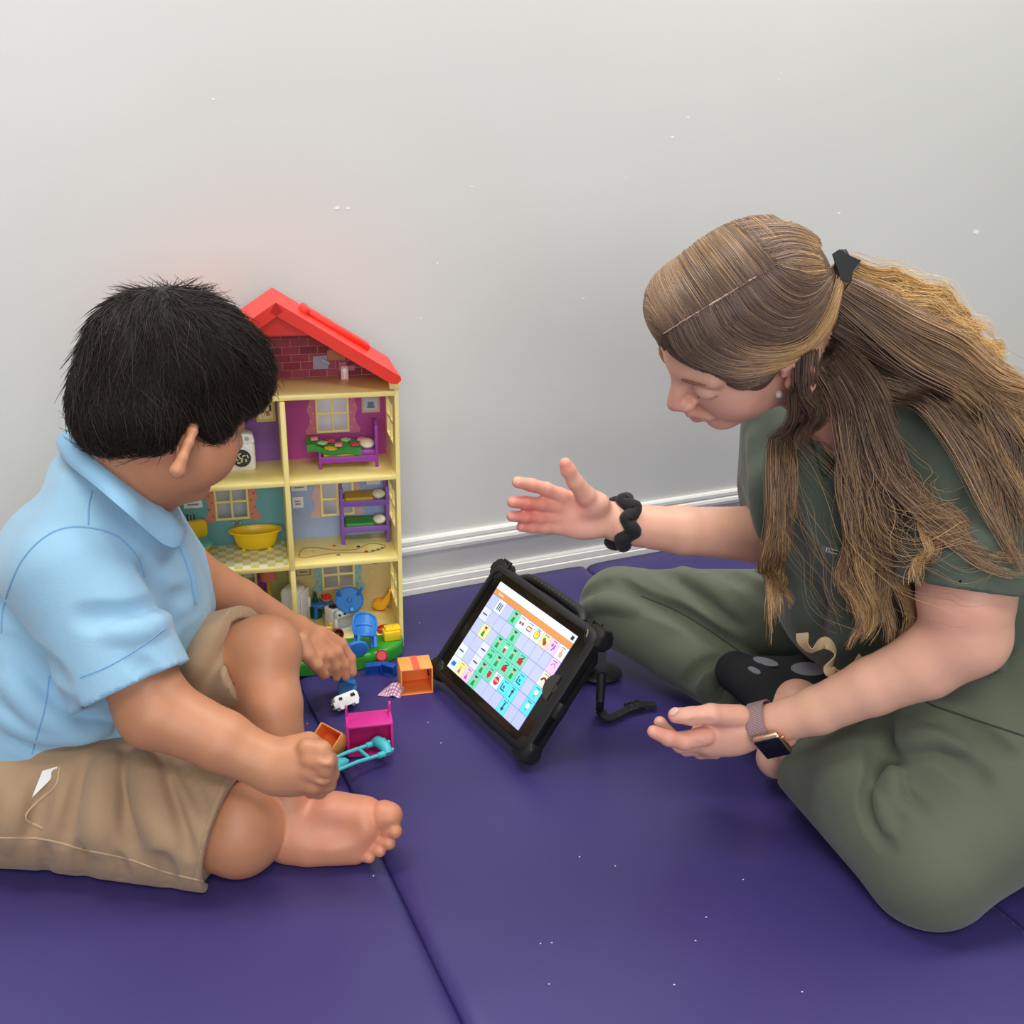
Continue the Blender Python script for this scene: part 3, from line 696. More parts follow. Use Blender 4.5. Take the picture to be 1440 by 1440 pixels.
# chequered napkin
t = toy('toy_napkin', 'crumpled pink and white checked toy napkin by the orange box', 'napkin', 553, 974, 0)
nap = bpy.data.materials.new('checked_cloth'); nap.use_nodes = True; nt = nap.node_tree; bs = nt.nodes['Principled BSDF']; bs.inputs['Roughness'].default_value = .8
wv = []; tc = nt.nodes.new('ShaderNodeTexCoord')
for dr in ('X', 'Y'):
    w_ = nt.nodes.new('ShaderNodeTexWave'); w_.bands_direction = dr; w_.inputs['Scale'].default_value = 145; nt.links.new(tc.outputs['UV'], w_.inputs[0]); wv.append(w_)
mxx = nt.nodes.new('ShaderNodeMath'); mxx.operation = 'MULTIPLY'; nt.links.new(wv[0].outputs['Fac'], mxx.inputs[0]); nt.links.new(wv[1].outputs['Fac'], mxx.inputs[1])
rp = nt.nodes.new('ShaderNodeMix'); rp.data_type = 'RGBA'; rp.inputs[6].default_value = (*lin((176, 104, 150)), 1); rp.inputs[7].default_value = (*lin((246, 238, 244)), 1)
pw = nt.nodes.new('ShaderNodeMath'); pw.operation = 'POWER'; pw.inputs[1].default_value = .7; nt.links.new(mxx.outputs[0], pw.inputs[0])
nt.links.new(pw.outputs[0], rp.inputs[0]); nt.links.new(rp.outputs[2], bs.inputs[0])
bm = bmesh.new(); n = 12; vs = []; uvl = bm.loops.layers.uv.new('uv')
for i in range(n+1):
    for j in range(n+1):
        a, b = i/n-.5, j/n-.5; x = a*.034+b*.012; y = b*.026-a*.006
        z = .004+.016*math.exp(-((a-.12)**2+(b-.05)**2)*9)+.003*math.sin(8*a+3)*math.cos(7*b)+.002*(a+.5)
        vs.append(bm.verts.new((x, y, max(.0008, z-.003-.012*(abs(a)**3+abs(b)**3)*2))))
for i in range(n):
    for j in range(n):
        ix = (i*(n+1)+j, (i+1)*(n+1)+j, (i+1)*(n+1)+j+1, i*(n+1)+j+1); f = bm.faces.new([vs[k] for k in ix])
        for l, k in zip(f.loops, ix): l[uvl].uv = ((k//(n+1))/n, (k % (n+1))/n)
for node in wv: node.inputs['Scale'].default_value = 2.3
me = bpy.data.meshes.new('napkin_cloth'); bm.to_mesh(me); bm.free(); me.shade_smooth(); o = link('napkin_cloth', me, nap, t)
so = o.modifiers.new('thick', 'SOLIDIFY'); so.thickness = .0008
# white toy van
t = toy('toy_van', 'little white toy van with black grille lying beside the pink chest', 'toy van', 490, 999, 38, .001, rot=(math.radians(-38), math.radians(-4), math.radians(36)))
t.location.z = .0095
MB().prism(rrect(-.019, 0, .017, .018, .004), -.008, .008, bev=.002).build('van_body', Wh, t); MB().box((-.019, 0, .006), (.006, .015, .01), .0015).build('bonnet', Wh, t)
MB().box((.009, -.0083, .012), (.007, .001, .005), .0004).build('side_window', Bk, t); MB().box((-.0222, 0, .006), (.001, .010, .0035)).build('grille', Bk, t)
MB().box((-.010, -.0083, .0125), (.005, .001, .004)).build('side_window', Bk, t); MB().box((-.016, 0, .0185), (.006, .009, .001)).build('windscreen', Bk, t)
for x in (-.012, .011):
    for y in (-.008, .008): MB().cyl((x, y-.001, .0005), (x, y+.001, .0005), .0035, seg=12).build('wheel', Wh, t)
# hot pink toy chest / bed end
t = toy('toy_chest', 'hot pink open toy cabinet tipped on its back on the mat', 'toy cabinet', 520, 1052, 13)
w_, d_, h_ = .058, .036, .048
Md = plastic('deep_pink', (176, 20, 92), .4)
for s in (-1, 1):
    o2 = [(-.017, 0), (.015, 0), (.017, h_*.75), (.015, h_), (.012, h_+.014)]+arc(.009, h_+.014, .003, 0, 180, 5)+[(.006, h_+.002), (-.015, h_-.002), (-.017, h_*.8)]
    M_ = Matrix(((0, 1, 0, s*w_/2), (1, 0, 0, 0), (0, 0, 1, 0), (0, 0, 0, 1)))
    sd_ = MB(M_).prism(o2, -.0016, .0016, bev=.0006).build('side_panel', Ma, t)
    MB(M_).prism([(-.0155, .003), (.006, .003), (.006, h_-.004), (-.0155, h_-.004)], s*.0014, s*.0022).build('panel_ridge', Ma, sd_)
MB().box((0, 0, h_-.002), (w_, d_, .003), .0008).build('top_panel', Ma, t); MB().box((0, 0, .0012), (w_, d_, .0024), .0008).build('bottom_panel', Ma, t)
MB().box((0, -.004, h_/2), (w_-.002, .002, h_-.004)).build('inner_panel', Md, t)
MB().sph((-.035, .006, .012), (.006, .008, .008), seg=12).build('knob', Ma, t)
# turquoise high chair held in the boy's fist: lies on its side
A_, B_ = PZ(452, 1084, .022), PZ(536, 1052, .018)
xa = nrm(B_-A_); za = nrm(np.array([0, 0, 1])-xa*xa[2]); ya = np.cross(za, xa)
t = thing('toy_high_chair', 'turquoise toy high chair gripped in the boy\'s fist', 'toy chair', (0, 0, 0)); t.matrix_world = frame(xa, ya, za, A_)
L = float(np.linalg.norm(B_-A_))
MB(Matrix.Rotation(math.pi/2, 4, 'Y')).lathe([(.0125, -.004), (.0128, .002), (.012, .014), (.0055, .036), (.002, .040)], seg=20).build('seat_cone', Te, t)
for y in (-.0145, .0145):
    MB().tube([(.012, y*.85, .001), (L*.5, y*.9, .003), (L-.008, y, .001)], [.0026, .0026, .0026], 10).build('leg', Te, t)
    MB().cyl((L-.014, y, .001), (L-.004, y, .001), .0042, seg=12).build('leg_cap', Te, t)
MB().cyl((L*.7, -.013, .002), (L*.7, .013, .002), .0025, seg=10).build('cross_bar', Te, t)
b = MB(); b.tube([(L, -.017, .0), (L+.001, -.01, .005), (L+.001, 0, .006), (L+.001, .01, .005), (L, .017, .0)], [.006, .0075, .008, .0075, .006], 12); b.build('tray', Te, t)
for y, z in ((-.014, .002), (-.005, .009), (.006, .007), (.014, .0)): MB().sph((L+.0085, y, z), .0026, seg=8).build('stud', Te, t)
# three blue toy chairs: plain curved seats and backs
def blue_chair(label, M, legs=True):
    t = thing('toy_chair', label, 'toy chair', (0, 0, 0)); t.matrix_world = M; t['group'] = 'blue toy chairs'
    out = [(-.017, 0)]+arc(0, .018, .019, 180, 0, 12, .016)+[(.017, 0)]
    rings = []
    for k, (x, z) in enumerate(out): pass
    bk = MB()
    def curve(x, z, d): return (x, d+.009*math.cos(x/.019*1.4)-.004+z*.12, z)
    R = []
    for zi in np.linspace(0, 1, 6):
        r = []; wv_ = .0165+.0025*math.sin(zi*3)
        for xi in np.linspace(-1, 1, 11): r.append((xi*wv_, (.034-.006*abs(xi)**2.5)*zi))
        R.append(r)
    fr_ = [[curve(x, z, 0) for x, z in r] for r in R]; bc = [[curve(x, z, .003) for x, z in r] for r in R]
    bk.grid(fr_, close=False); bk.grid([list(reversed(r)) for r in bc], close=False)
    for k in range(5):
        pass
    edge = [r[0] for r in R]+R[-1][1:]+[r[-1] for r in reversed(R[:-1])]
    bk.grid([[curve(x, z, 0) for x, z in edge], [curve(x, z, .003) for x, z in edge]], close=False)
    bk.build('backrest', Bl, t)
    rg = MB(); rg.tube([curve(x, z, -.0005) for x, z in edge], .0016, 8); rg.build('back_rim', Bl, t)
    MB().tube([curve(x, .012+.004*math.cos(x*80), -.0008) for x in np.linspace(-.013, .013, 9)], .0011, 6).build('back_groove', Bl, t)
    MB().lathe([(.0165, -.004), (.0185, -.0025), (.0185, 0), (.017, .001), (.004, .0006)], (0, -.009, 0), 22, sy=.8).build('seat', Bl, t)
    if legs:
        for x in (-.0125, .0125):
            for y in (-.018, .002): MB().tube([(x, y, -.003), (x*1.15, y*1.1, -.02)], [.0028, .0034], 10).build('leg', Bl, t)
    return t
def rotM(loc, rx, ry, rz): return Matrix.Translation([float(v) for v in loc]) @ Matrix.Rotation(math.radians(rz), 4, 'Z') @ Matrix.Rotation(math.radians(ry), 4, 'Y') @ Matrix.Rotation(math.radians(rx), 4, 'X')
blue_chair('blue toy chair tipped back on the green lawn below the stove', rotM(PZ(512, 892, .045), -28, 12, 20))
blue_chair('blue toy chair lying at the lawn edge behind the boy\'s fingers', rotM(PZ(499, 918, .033), -75, 25, 35), False)
blue_chair('blue toy chair pinched under the boy\'s fingertips', rotM(PZ(489, 958, .0225), 55, -10, -35), False)
# ================================================================ tablet with picture board
TZ = .04; tq = (-.0914, 1.3373, math.radians(-57.63), math.radians(38.09))
te = np.array([math.cos(tq[2]), math.sin(tq[2]), 0]); tf = np.array([-te[1], te[0], 0]); tu = tf*math.sin(tq[3])+np.array([0, 0, math.cos(tq[3])]); tn = np.cross(te, tu)
if tn@CAM < 0: tn = -tn
TM = frame(te, tu, np.cross(te, tu), (tq[0], tq[1], TZ))   # x along screen width, y up the screen, z out of the screen
tab = thing('tablet', 'black rugged tablet propped up showing a grid of picture symbols', 'tablet'); tab.matrix_world = TM
m_rub = mat('black_rubber', (22, 22, 23), .48, bump=.05, bscale=400); m_bez = mat('bezel_glass', (14, 14, 16), .12)
Wt, Ht = .1988, .1491
def orect(x0, y0, x1, y1, r, n=6): return [(p[0], p[1]) for p in rrect(x0, y0, x1, y1, r, n)]
def slab(outl, z0, z1, bev=0.):
    M_ = Matrix(((1, 0, 0, 0), (0, 0, 1, 0), (0, 1, 0, 0), (0, 0, 0, 1)))   # prism XZ->XY, thickness -> z
    return MB().prism(outl, z0, z1, M_, bev)
slab(orect(-.031, -.022, Wt+.034, Ht+.022, .018), -.022, -.001, .004).build('case_back', m_rub, tab)
# raised frame of the case as four bars with corner bumpers
fr = MB()
ins = orect(-.021, -.0115, Wt+.024, Ht+.0115, .012); outr = orect(-.031, -.022, Wt+.034, Ht+.022, .018)
N_ = len(ins)
ringsz = [[(x, y, -.012) for x, y in outr], [(x, y, .0015) for x, y in outr], [(x*.97+.003, y*.97+.0022, .0045) for x, y in outr], [(x, y, .0045) for x, y in ins], [(x, y, -.001) for x, y in ins]]
fr.grid(ringsz, cap=False); fr.build('case_frame', m_rub, tab, angle=50)
for cx, cy in ((-.026, -.017), (Wt+.029, -.017), (-.026, Ht+.017), (Wt+.029, Ht+.017)):
    sx = 1 if cx > 0 else -1; sy = 1 if cy > 0 else -1
    slab(orect(cx-.022, cy-.019, cx+.012+.0, cy+.012, .011) if sx > 0 and sy > 0 else orect(cx-(.012 if sx < 0 else .022), cy-(.012 if sy < 0 else .019), cx+(.022 if sx < 0 else .012), cy+(.019 if sy < 0 else .012), .011), -.020, .0025, .004).build('corner_bumper', m_rub, tab)
for x0, x1 in ((.05, .075), (.12, .15)): MB().box(((x0+x1)/2, -.0225, -.009), (x1-x0, .004, .012), .0015).build('port_cover', m_rub, tab)
for y0, y1 in ((.02, .05), (.085, .115)): MB().box((-.0315, (y0+y1)/2, -.009), (.004, y1-y0, .010), .0015).build('port_cover', m_rub, tab)
slab(orect(-.0225, -.0125, Wt+.0255, Ht+.0125, .012), -.001, .0006).build('bezel', m_bez, tab, smooth=False)
MB().lathe([(.0062, .0006), (.0062, .0011), (.0054, .0012), (.005, .0009)], (Wt+.0125, Ht*.5, 0), 28).build('home_button', mat('button_ring', (70, 68, 66), .3), tab)
slab(arc(Wt+.014, Ht*.5, .019, 90, 270, 16)+[(Wt+.014, Ht*.5-.019)], .0007, .0028).build('button_guard', mat('clear_guard', (60, 58, 54), .35), tab)
# screen: lit flat cells
def scr(name, col, e=.20): return mat('screen_'+name, col, .35, emit=e)
scrn = slab([(0, 0), (Wt, 0), (Wt, Ht), (0, Ht)], .0006, .0010).build('screen', scr('grid_line', (120, 128, 190)), tab, smooth=False)
def cell(x0, y0, x1, y1, m, z=.00125, name='screen_cell'):
    slab([(x0, y0), (x1, y0), (x1, y1), (x0, y1)], .0010, z).build(name, m, scrn, smooth=False)
cell(0, Ht-.0115, Wt, Ht, scr('white', (226, 238, 255)), name='title_bar'); cell(0, Ht-.0205, Wt, Ht-.0117, scr('orange', (224, 150, 84)), name='header_bar')
gy1 = Ht-.0208; nc, nr = 10, 6; cw, chh = Wt/nc, gy1/nr
Lv = scr('lavender', (190, 200, 250)); Wc = scr('white', (226, 238, 255)); Gc = scr('mint', (110, 220, 180)); Yc = scr('yellow', (250, 242, 150)); Pk = scr('pink', (236, 200, 248)); Cy = scr('cyan', (100, 226, 246)); Cm = scr('cream', (250, 240, 214)); Pe = scr('peach', (250, 218, 170)); Lw = scr('pale', (216, 224, 252))
GRID = ['.w.gwwwpkr',
        'l..........'[:10],
        '.y..ggg...'[:10],
        '...l......'[:10],
        'w.........'[:10],
        '..........']
# rows as seen on the board, top to bottom; letters choose the colour of the cell
GRID = ['.w.gwwweks', 'l...g....k', '.y.gggg..c', '..lgggrb.b', 'w.lggsbb.b', 'aypg...b..']
cm = {'.': Lv, 'w': Wc, 'g': Gc, 'e': Pe, 'k': Pk, 's': Wc, 'l': Lw, 'y': Yc, 'c': Cm, 'r': Gc, 'b': Cy, 'a': Wc, 'p': Pk}
I_red = scr('i_red', (200, 40, 50)); I_dk = scr('i_dark', (50, 50, 60)); I_gr = scr('i_green', (40, 150, 70)); I_bl = scr('i_blue', (20, 120, 220)); I_sk = scr('i_skin', (222, 170, 140)); I_ye = scr('i_yel', (240, 226, 90)); I_wh = scr('i_white', (250, 250, 255)); I_br = scr('i_brown', (160, 90, 50)); I_pp = scr('i_purple', (180, 90, 200))
def icon(kind, cx, cy, s):
    z0, z1 = .0012, .0015
    P = lambda pts, m, zz=z1: slab([(cx+a*s, cy+b*s) for a, b in pts], z0, zz).build('symbol', m, scrn, smooth=False)
    if kind == 'person':
        P(arc(0, .2, .16, 0, 350, 10), I_sk); P([(-.2, -.4), (.2, -.4), (.12, .05), (-.12, .05)], I_gr, .00147); P(arc(0, .28, .17, 0, 180, 8, .12), I_dk, .0016)
    elif kind == 'cup': P([(-.13, -.35), (.13, -.35), (.2, .2), (-.2, .2)], I_wh); P([(-.13, -.35), (.13, -.35), (.17, .02), (-.17, .02)], I_red, .0016)
    elif kind == 'box': P([(-.28, -.3), (.28, -.3), (.28, .15), (-.28, .15)], I_red); P([(-.2, .15), (.1, .15), (.3, .35), (.26, .38)], I_dk)
    elif kind == 'up': P([(-.06, -.35), (.06, -.35), (.06, .1), (.2, .1), (0, .38), (-.2, .1), (-.06, .1)], I_dk)
    elif kind == 'down': P([(-.06, .35), (-.06, -.1), (-.2, -.1), (0, -.38), (.2, -.1), (.06, -.1), (.06, .35)], I_dk)
    elif kind == 'go': P([(-.35, -.08), (.05, -.08), (.05, -.25), (.36, 0), (.05, .25), (.05, .08), (-.35, .08)], I_gr)
    elif kind == 'home': P([(-.3, -.12), (-.06, -.35), (-.06, -.2), (.3, -.2), (.3, .15), (-.06, .15), (-.06, .3)], I_bl)
    elif kind == 'stop': P([(.36*math.cos(math.radians(22.5+45*i)), .36*math.sin(math.radians(22.5+45*i))-.02) for i in range(8)], I_red)
    elif kind == 'clock': P(arc(0, 0, .34, 0, 350, 16), I_dk); P(arc(0, 0, .29, 0, 350, 16), I_ye, .0016); P([(-.03, 0), (.03, 0), (.03, .22), (-.03, .22)], I_dk, .0017)
    elif kind == 'cupboard': P([(-.3, -.2), (.3, -.2), (.3, .2), (-.3, .2)], I_br); P([(-.22, -.1), (.22, -.1), (.22, .1), (-.22, .1)], I_wh, .0016)
    elif kind == 'faces': P(arc(-.16, 0, .14, 0, 350, 10), I_br); P(arc(.18, .02, .14, 0, 350, 10), I_br)
    elif kind == 'list':
        for a in (-.22, 0, .22): P([(a-.05, -.32), (a+.05, -.32), (a+.05, .32), (a-.05, .32)], I_dk)
    elif kind == 'food': P(arc(-.1, .05, .18, 0, 350, 9), I_gr); P(arc(.1, -.15, .2, 0, 350, 9), I_red)
    elif kind == 'party': P(arc(-.12, .1, .14, 0, 350, 8), I_pp); P([(-.02, -.3), (.06, -.3), (.25, .25), (.18, .28)], I_dk); P(arc(.2, -.05, .08, 0, 350, 7), I_pp)
    elif kind == 'hand': P([(-.12, -.35), (.2, -.35), (.24, 0), (.08, .08), (.02, .36), (-.08, .36), (-.08, .05), (-.2, 0)], I_sk)
    elif kind == 'horse': P(arc(0, 0, .28, 0, 180, 10)+arc(0, 0, .16, 180, 0, 8), scr('i_mauve', (190, 150, 170)))
    elif kind == 'rainbow': P(arc(0, -.15, .36, 0, 180, 12)+arc(0, -.15, .27, 180, 0, 10), I_dk); P(arc(0, -.15, .26, 0, 180, 12)+arc(0, -.15, .18, 180, 0, 10), I_br)
    elif kind == 'bulb': P(arc(0, .08, .2, 0, 350, 12), I_wh); P([(-.09, -.3), (.09, -.3), (.09, -.1), (-.09, -.1)], scr('i_grey', (150, 160, 170)))
    elif kind == 'frame': P([(-.3, -.3), (.3, -.3), (.3, -.22), (-.3, -.22)], I_dk); P([(-.3, -.3), (-.22, -.3), (-.22, .25), (-.3, .25)], I_dk); P([(-.08, -.12), (.12, -.12), (.12, .1), (-.08, .1)], I_bl, .0016)
    elif kind == 'girl': P(arc(0, .15, .17, 0, 350, 10), I_ye); P(arc(0, .12, .1, 0, 350, 9), I_sk, .0016); P([(-.2, -.38), (.2, -.38), (.06, 0), (-.06, 0)], I_pp)
    elif kind == 'mitt': P([(-.22, .25), (-.22, -.1), (0, -.35), (.22, -.1), (.22, .25)], I_red)
    elif kind == 'word': P([(-.32, -.05), (.32, -.05), (.32, .05), (-.32, .05)], I_dk)
    if kind not in ('word', 'home', 'list'): P([(-.26, .40), (.26, .40), (.26, .45), (-.26, .45)], I_dk)
ICON = {(0, 1): 'list', (0, 3): 'person', (0, 4): 'faces', (0, 5): 'cupboard', (0, 6): 'clock', (0, 7): 'food', (0, 8): 'party', (0, 9): 'hand', (1, 0): 'word', (1, 4): 'person', (1, 9): 'horse', (2, 1): 'person', (2, 3): 'person', (2, 4): 'cup', (2, 5): 'person', (2, 6): 'box', (2, 9): 'rainbow',
        (3, 2): 'word', (3, 3): 'go', (3, 4): 'person', (3, 5): 'box', (3, 6): 'person', (3, 7): 'frame', (3, 9): 'bulb', (4, 0): 'word', (4, 2): 'word', (4, 3): 'person', (4, 4): 'mitt', (4, 5): 'stop', (4, 6): 'frame', (4, 7): 'up', (4, 9): 'bulb', (5, 0): 'home', (5, 1): 'girl', (5, 2): 'girl', (5, 3): 'person', (5, 7): 'down'}
for r in range(nr):
    for c in range(nc):
        x0, y1 = c*cw, gy1-r*chh
        cell(x0+.0004, y1-chh+.0004, x0+cw-.0004, y1-.0004, cm[GRID[r][c]])
        if (r, c) in ICON: icon(ICON[(r, c)], x0+cw/2, y1-chh/2, cw*.9)
text_mesh('STOP', .0045, Matrix.Translation((5.5*cw, gy1-4.52*chh, .0016)), I_wh, 'symbol_text', scrn)
text_mesh('home', .006, Matrix.Translation((.018, Ht-.016, .0014)), I_wh, 'header_text', scrn); text_mesh('Core Board', .006, Matrix.Translation((.028, Ht-.006, .0014)), I_dk, 'header_text', scrn) if False else None
MB().box((Wt-.007, Ht-.006, .0013), (.006, .006, .0006), .001).build('corner_symbol', I_dk, scrn)
# carrying handle, strap, stand
hd = MB(); hp = [(.022, Ht+.018, -.012), (.032, Ht+.026, -.014), (.05, Ht+.029, -.015), (.10, Ht+.030, -.015), (.15, Ht+.029, -.015), (.168, Ht+.026, -.014), (.178, Ht+.018, -.012)]
hd.tube(spline(np.array(hp), 24), .0075, 10); ho = hd.build('carry_handle', m_rub, tab)
for k in range(12): MB().sph((.052+.0088*k, Ht+.031, -.0078), (.0022, .0022, .0012), seg=8).build('grip_dot', mat('grip_dot', (44, 44, 46), .35), ho)
for x in (-.012, Wt+.016): MB().tube([(x-.007, Ht+.018, .0), (x-.008, Ht+.03, 0), (x+.008, Ht+.03, 0), (x+.007, Ht+.018, 0)], .0028, 8).build('strap_loop', m_rub, tab)
MB().tube([(Wt+.010, Ht+.016, .003), (Wt+.016, Ht+.013, .006), (Wt+.017, Ht+.006, .004)], .0012, 8).build('hook', Ch, tab)
MB().box((Wt+.036, Ht*.36, -.008), (.012, .024, .016), .003).build('side_clip', m_rub, tab)
# stand: round foot folded out behind, resting on the mat
inv = TM.inverted()
def tl(p): return inv @ Vector([float(v) for v in p])
sp = PZ(842, 948, .004)
bz = MB(); bz.lathe([(.034, -.003), (.037, 0), (.035, .004), (.012, .006)], (0, 0, 0), 32, Matrix.Translation(Vector((float(sp[0]), float(sp[1]), .0062))), sx=1, sy=.8); 
o = bz.build('stand_foot', m_rub, tab); o.matrix_parent_inverse = TM.inverted()
bz = MB(); cB = TM @ Vector((Wt*.62, Ht*.45, -.02)); bz.tube([cB, Vector((float(sp[0])-.012, float(sp[1])+.002, .008))], [.014, .012], 12); o = bz.build('stand_arm', m_rub, tab); o.matrix_parent_inverse = TM.inverted()
# webbing strap hanging from the top right corner to the mat with clip and buckle
def band(path, w, th, name, m, par, up=(0, 0, 1)):
    P = spline(np.array(path), 40); rings = []
    T = np.gradient(P, axis=0); T /= np.linalg.norm(T, axis=1)[:, None]
    for p, t_ in zip(P, T):
        s_ = np.cross(t_, np.asarray(up, float)); s_ /= np.linalg.norm(s_)+1e-9; n_ = np.cross(s_, t_)
        rings.append([p+s_*w/2*a+n_*th/2*b for a, b in ((-1, -1), (1, -1), (1, 1), (-1, 1))])
    o = MB().grid(rings).build(name, m, par); 
    return o
m_web = mat('black_webbing', (18, 18, 20), .7, bump=.3, bscale=600)
c0 = np.array(TM @ Vector((Wt+.03, Ht+.02, -.004)))
o = band([c0, c0+[.012, -.002, .0], PY(848, 905, 1.20), PY(846, 960, 1.19), PZ(843, 998, .013)], .011, .0022, 'strap', m_web, tab, (0, 1, .3)); o.matrix_parent_inverse = TM.inverted()
o = band([PZ(843, 1000, .013), PZ(856, 1010, .010), PZ(880, 999, .010), PZ(898, 991, .011), PZ(922, 991, .009)], .013, .0024, 'strap', m_web, tab, (0, 0, 1)); o.matrix_parent_inverse = TM.inverted()
k = MB()
a, b = PY(846, 945, 1.186), PY(844, 985, 1.18); k.tube([a, b], .0062, 10); o = k.build('swivel_clip', m_rub, tab); o.matrix_parent_inverse = TM.inverted(); k = MB(); k.tube([PZ(842, 996, .011), PZ(856, 1012, .008), PZ(866, 1008, .008)], .0052, 8)
o = k.build('clip_ring', m_rub, tab); o.matrix_parent_inverse = TM.inverted()
p = PZ(892, 995, .007); k = MB(Matrix.Translation([float(v) for v in p]) @ Matrix.Rotation(.4, 4, 'Z'))
for y in (-.009, .009): k.box((0, y, .002), (.024, .003, .006), .001)
for x in (-.011, 0, .011): k.box((x, 0, .003), (.003, .02, .005), .001)
o = k.build('buckle', mat('buckle_black', (30, 30, 32), .25), tab); o.matrix_parent_inverse = TM.inverted()
# ================================================================ people: shared builders
J = PY
def basis(f, up):
    f = nrm(f); l = nrm(np.cross(up, f)); u = np.cross(f, l); return np.stack([f, l, u])   # rows: forward, left, up
def head_field(F, C, R, s=1., round_=1.):
    w = lambda p: np.asarray(C)+s*(np.asarray(p, float)@R)
    E = lambda c, r, k, RR=R: F.u(ell(w(c), np.array(r)*s, RR), k)
    K = lambda a, b, ra, rb, k: F.u(cap(w(a), w(b), ra*s, rb*s), k)
    E((-.014, 0, .034), (.095, .074*round_, .080), .01)
    E((.030, 0, -.028), (.058, .057*round_, .078), .03)
    E((.024, 0, -.066), (.050, .050*round_, .040), .02)
    E((.066, 0, -.094), (.020, .022, .017), .02)
    for y in (-1, 1):
        E((.048, y*.036, -.036), (.028, .026*round_, .030), .02)
        K((.080, y*.010, .020), (.066, y*.047, .018), .010, .009, .014)
    K((.084, 0, .012), (.107, 0, -.026), .0075, .0105, .010)
    for y in (-1, 1): E((.098, y*.0115, -.031), (.010, .008, .008), .006)
    for y in (-1, 1): F.s(ell(w((.094, y*.032, -.001)), np.array((.016, .017, .011))*s, R), .012*s)
    for y in (-1, 1): E((.0735, y*.032, -.002), (.0135, .0165, .0115), .003)
    # lips
    K((.085, -.020, -.061), (.0965, 0, -.057), .0045, .0062, .006); K((.085, .020, -.061), (.0965, 0, -.057), .0045, .0062, .006)
    K((.083, -.017, -.067), (.093, 0, -.069), .005, .0070, .006); K((.083, .017, -.067), (.093, 0, -.069), .005, .0070, .006)
    F.s(cap(w((.098, -.018, -.0635)), w((.103, 0, -.0632)), .0022*s), .003); F.s(cap(w((.098, .018, -.0635)), w((.103, 0, -.0632)), .0022*s), .003)
    return w
def ear_field(F, w, R, s, y, flare=.5, sc=1., dz=0., tilt=0., th=1.):
    """outer ear at the side y=+1 left / -1 right, flared outward by angle"""
    c, sn_ = math.cos(flare), math.sin(flare)
    fx = np.array([c, -y*sn_, 0])@R; ly = np.array([y*sn_, c, 0])@R*1.; uz = R[2]
    til = .25; fx, uz = fx*math.cos(tilt)-uz*math.sin(tilt), uz*math.cos(tilt)+fx*math.sin(tilt); RR = np.stack([fx, ly, uz])
    base = np.array([-.012, y*.074, -.016+dz])
    def q(a, b): return w(base)+(fx*a*sc+uz*b*sc+(np.array([0, y, 0])@R)*(max(0, -a)*.35+.004))*s
    rim = [(-.002, -.026), (-.009, -.016), (-.015, 0), (-.0165, .014), (-.012, .026), (-.003, .031), (.008, .028), (.012, .018)]
    P = [q(*a) for a in rim]
    F.chain(P, [q_*th for q_ in (.0065*s*sc, .0045*s, .0042*s, .0044*s, .0046*s, .0046*s, .0044*s, .0035*s)], .004)
    F.u(ell(w(base)+(fx*-.003+uz*.004)*s+(np.array([0, y, 0])@R)*.002, np.array([.0125*sc, .0042*th, .0255*sc])*s, RR), .005)
    F.s(ell(w(base)+(fx*.002+uz*.004)*s+(np.array([0, y, 0])@R)*.008*s, np.array([.007, .006, .011])*s*sc, RR), .005)
    F.u(ell(w(base)+(fx*.0105+uz*-.004)*s+(np.array([0, y, 0])@R)*.002, np.array([.004, .004, .006])*s, RR), .004)
def eye_parts(par, w, R, s, iris, closed=.6, lash=(40, 30, 25)):
    """lashes and brows on the lids"""
    for y in (-1, 1):
        a = [w((.086-.012*abs(t)**2+(-.004 if t > 0 else 0), y*(.032+.016*t), -.0075-.001*t*t)) for t in np.linspace(-1, 1, 9)]
        MB().tube(a, [.0004]+[.0012*s]*7+[.0006], 6).build('eyelash', mat('lash%d' % sum(lash), lash, .7), par)
def fingers(F, chains, k=.005):
    for c in chains:
        P = [J(*q[:3]) for q in c]; F.chain(P, [q[3] for q in c], k)
def crease(F, lines, store):
    """lines: (pixels, width, depth, sign) traced on the cloth; grooves (-) and folds (+)"""
    for pts, r, dep, sg in lines:
        q = np.array(pts, float); n = max(6, int(np.linalg.norm(np.diff(q, axis=0), axis=1).sum()/12)); q = spline(np.c_[q, np.zeros(len(q))], n)
        P = F.trace(q[:, 0], q[:, 1]); ok = ~np.isnan(P[:, 0])
        if ok.sum() < 2: continue
        P = P[ok]; G = F.grad(P); m = len(P)
        for i in range(m-1):
            if np.linalg.norm(P[i]-P[i+1]) > .05: continue
            tp = lambda j: math.sin(math.pi*min(1, max(.12, (j+.5)/m)))**.6
            for_ = (r-dep*tp(i)) if sg < 0 else (-r+dep*tp(i)); fo2 = (r-dep*tp(i+1)) if sg < 0 else (-r+dep*tp(i+1))
            store.append((1 if sg < 0 else 0, cap(P[i]+G[i]*for_, P[i+1]+G[i+1]*fo2, r), r*1.3))
def apply(F, store):
    for op, pr, k in store: F.add(op, pr, k)
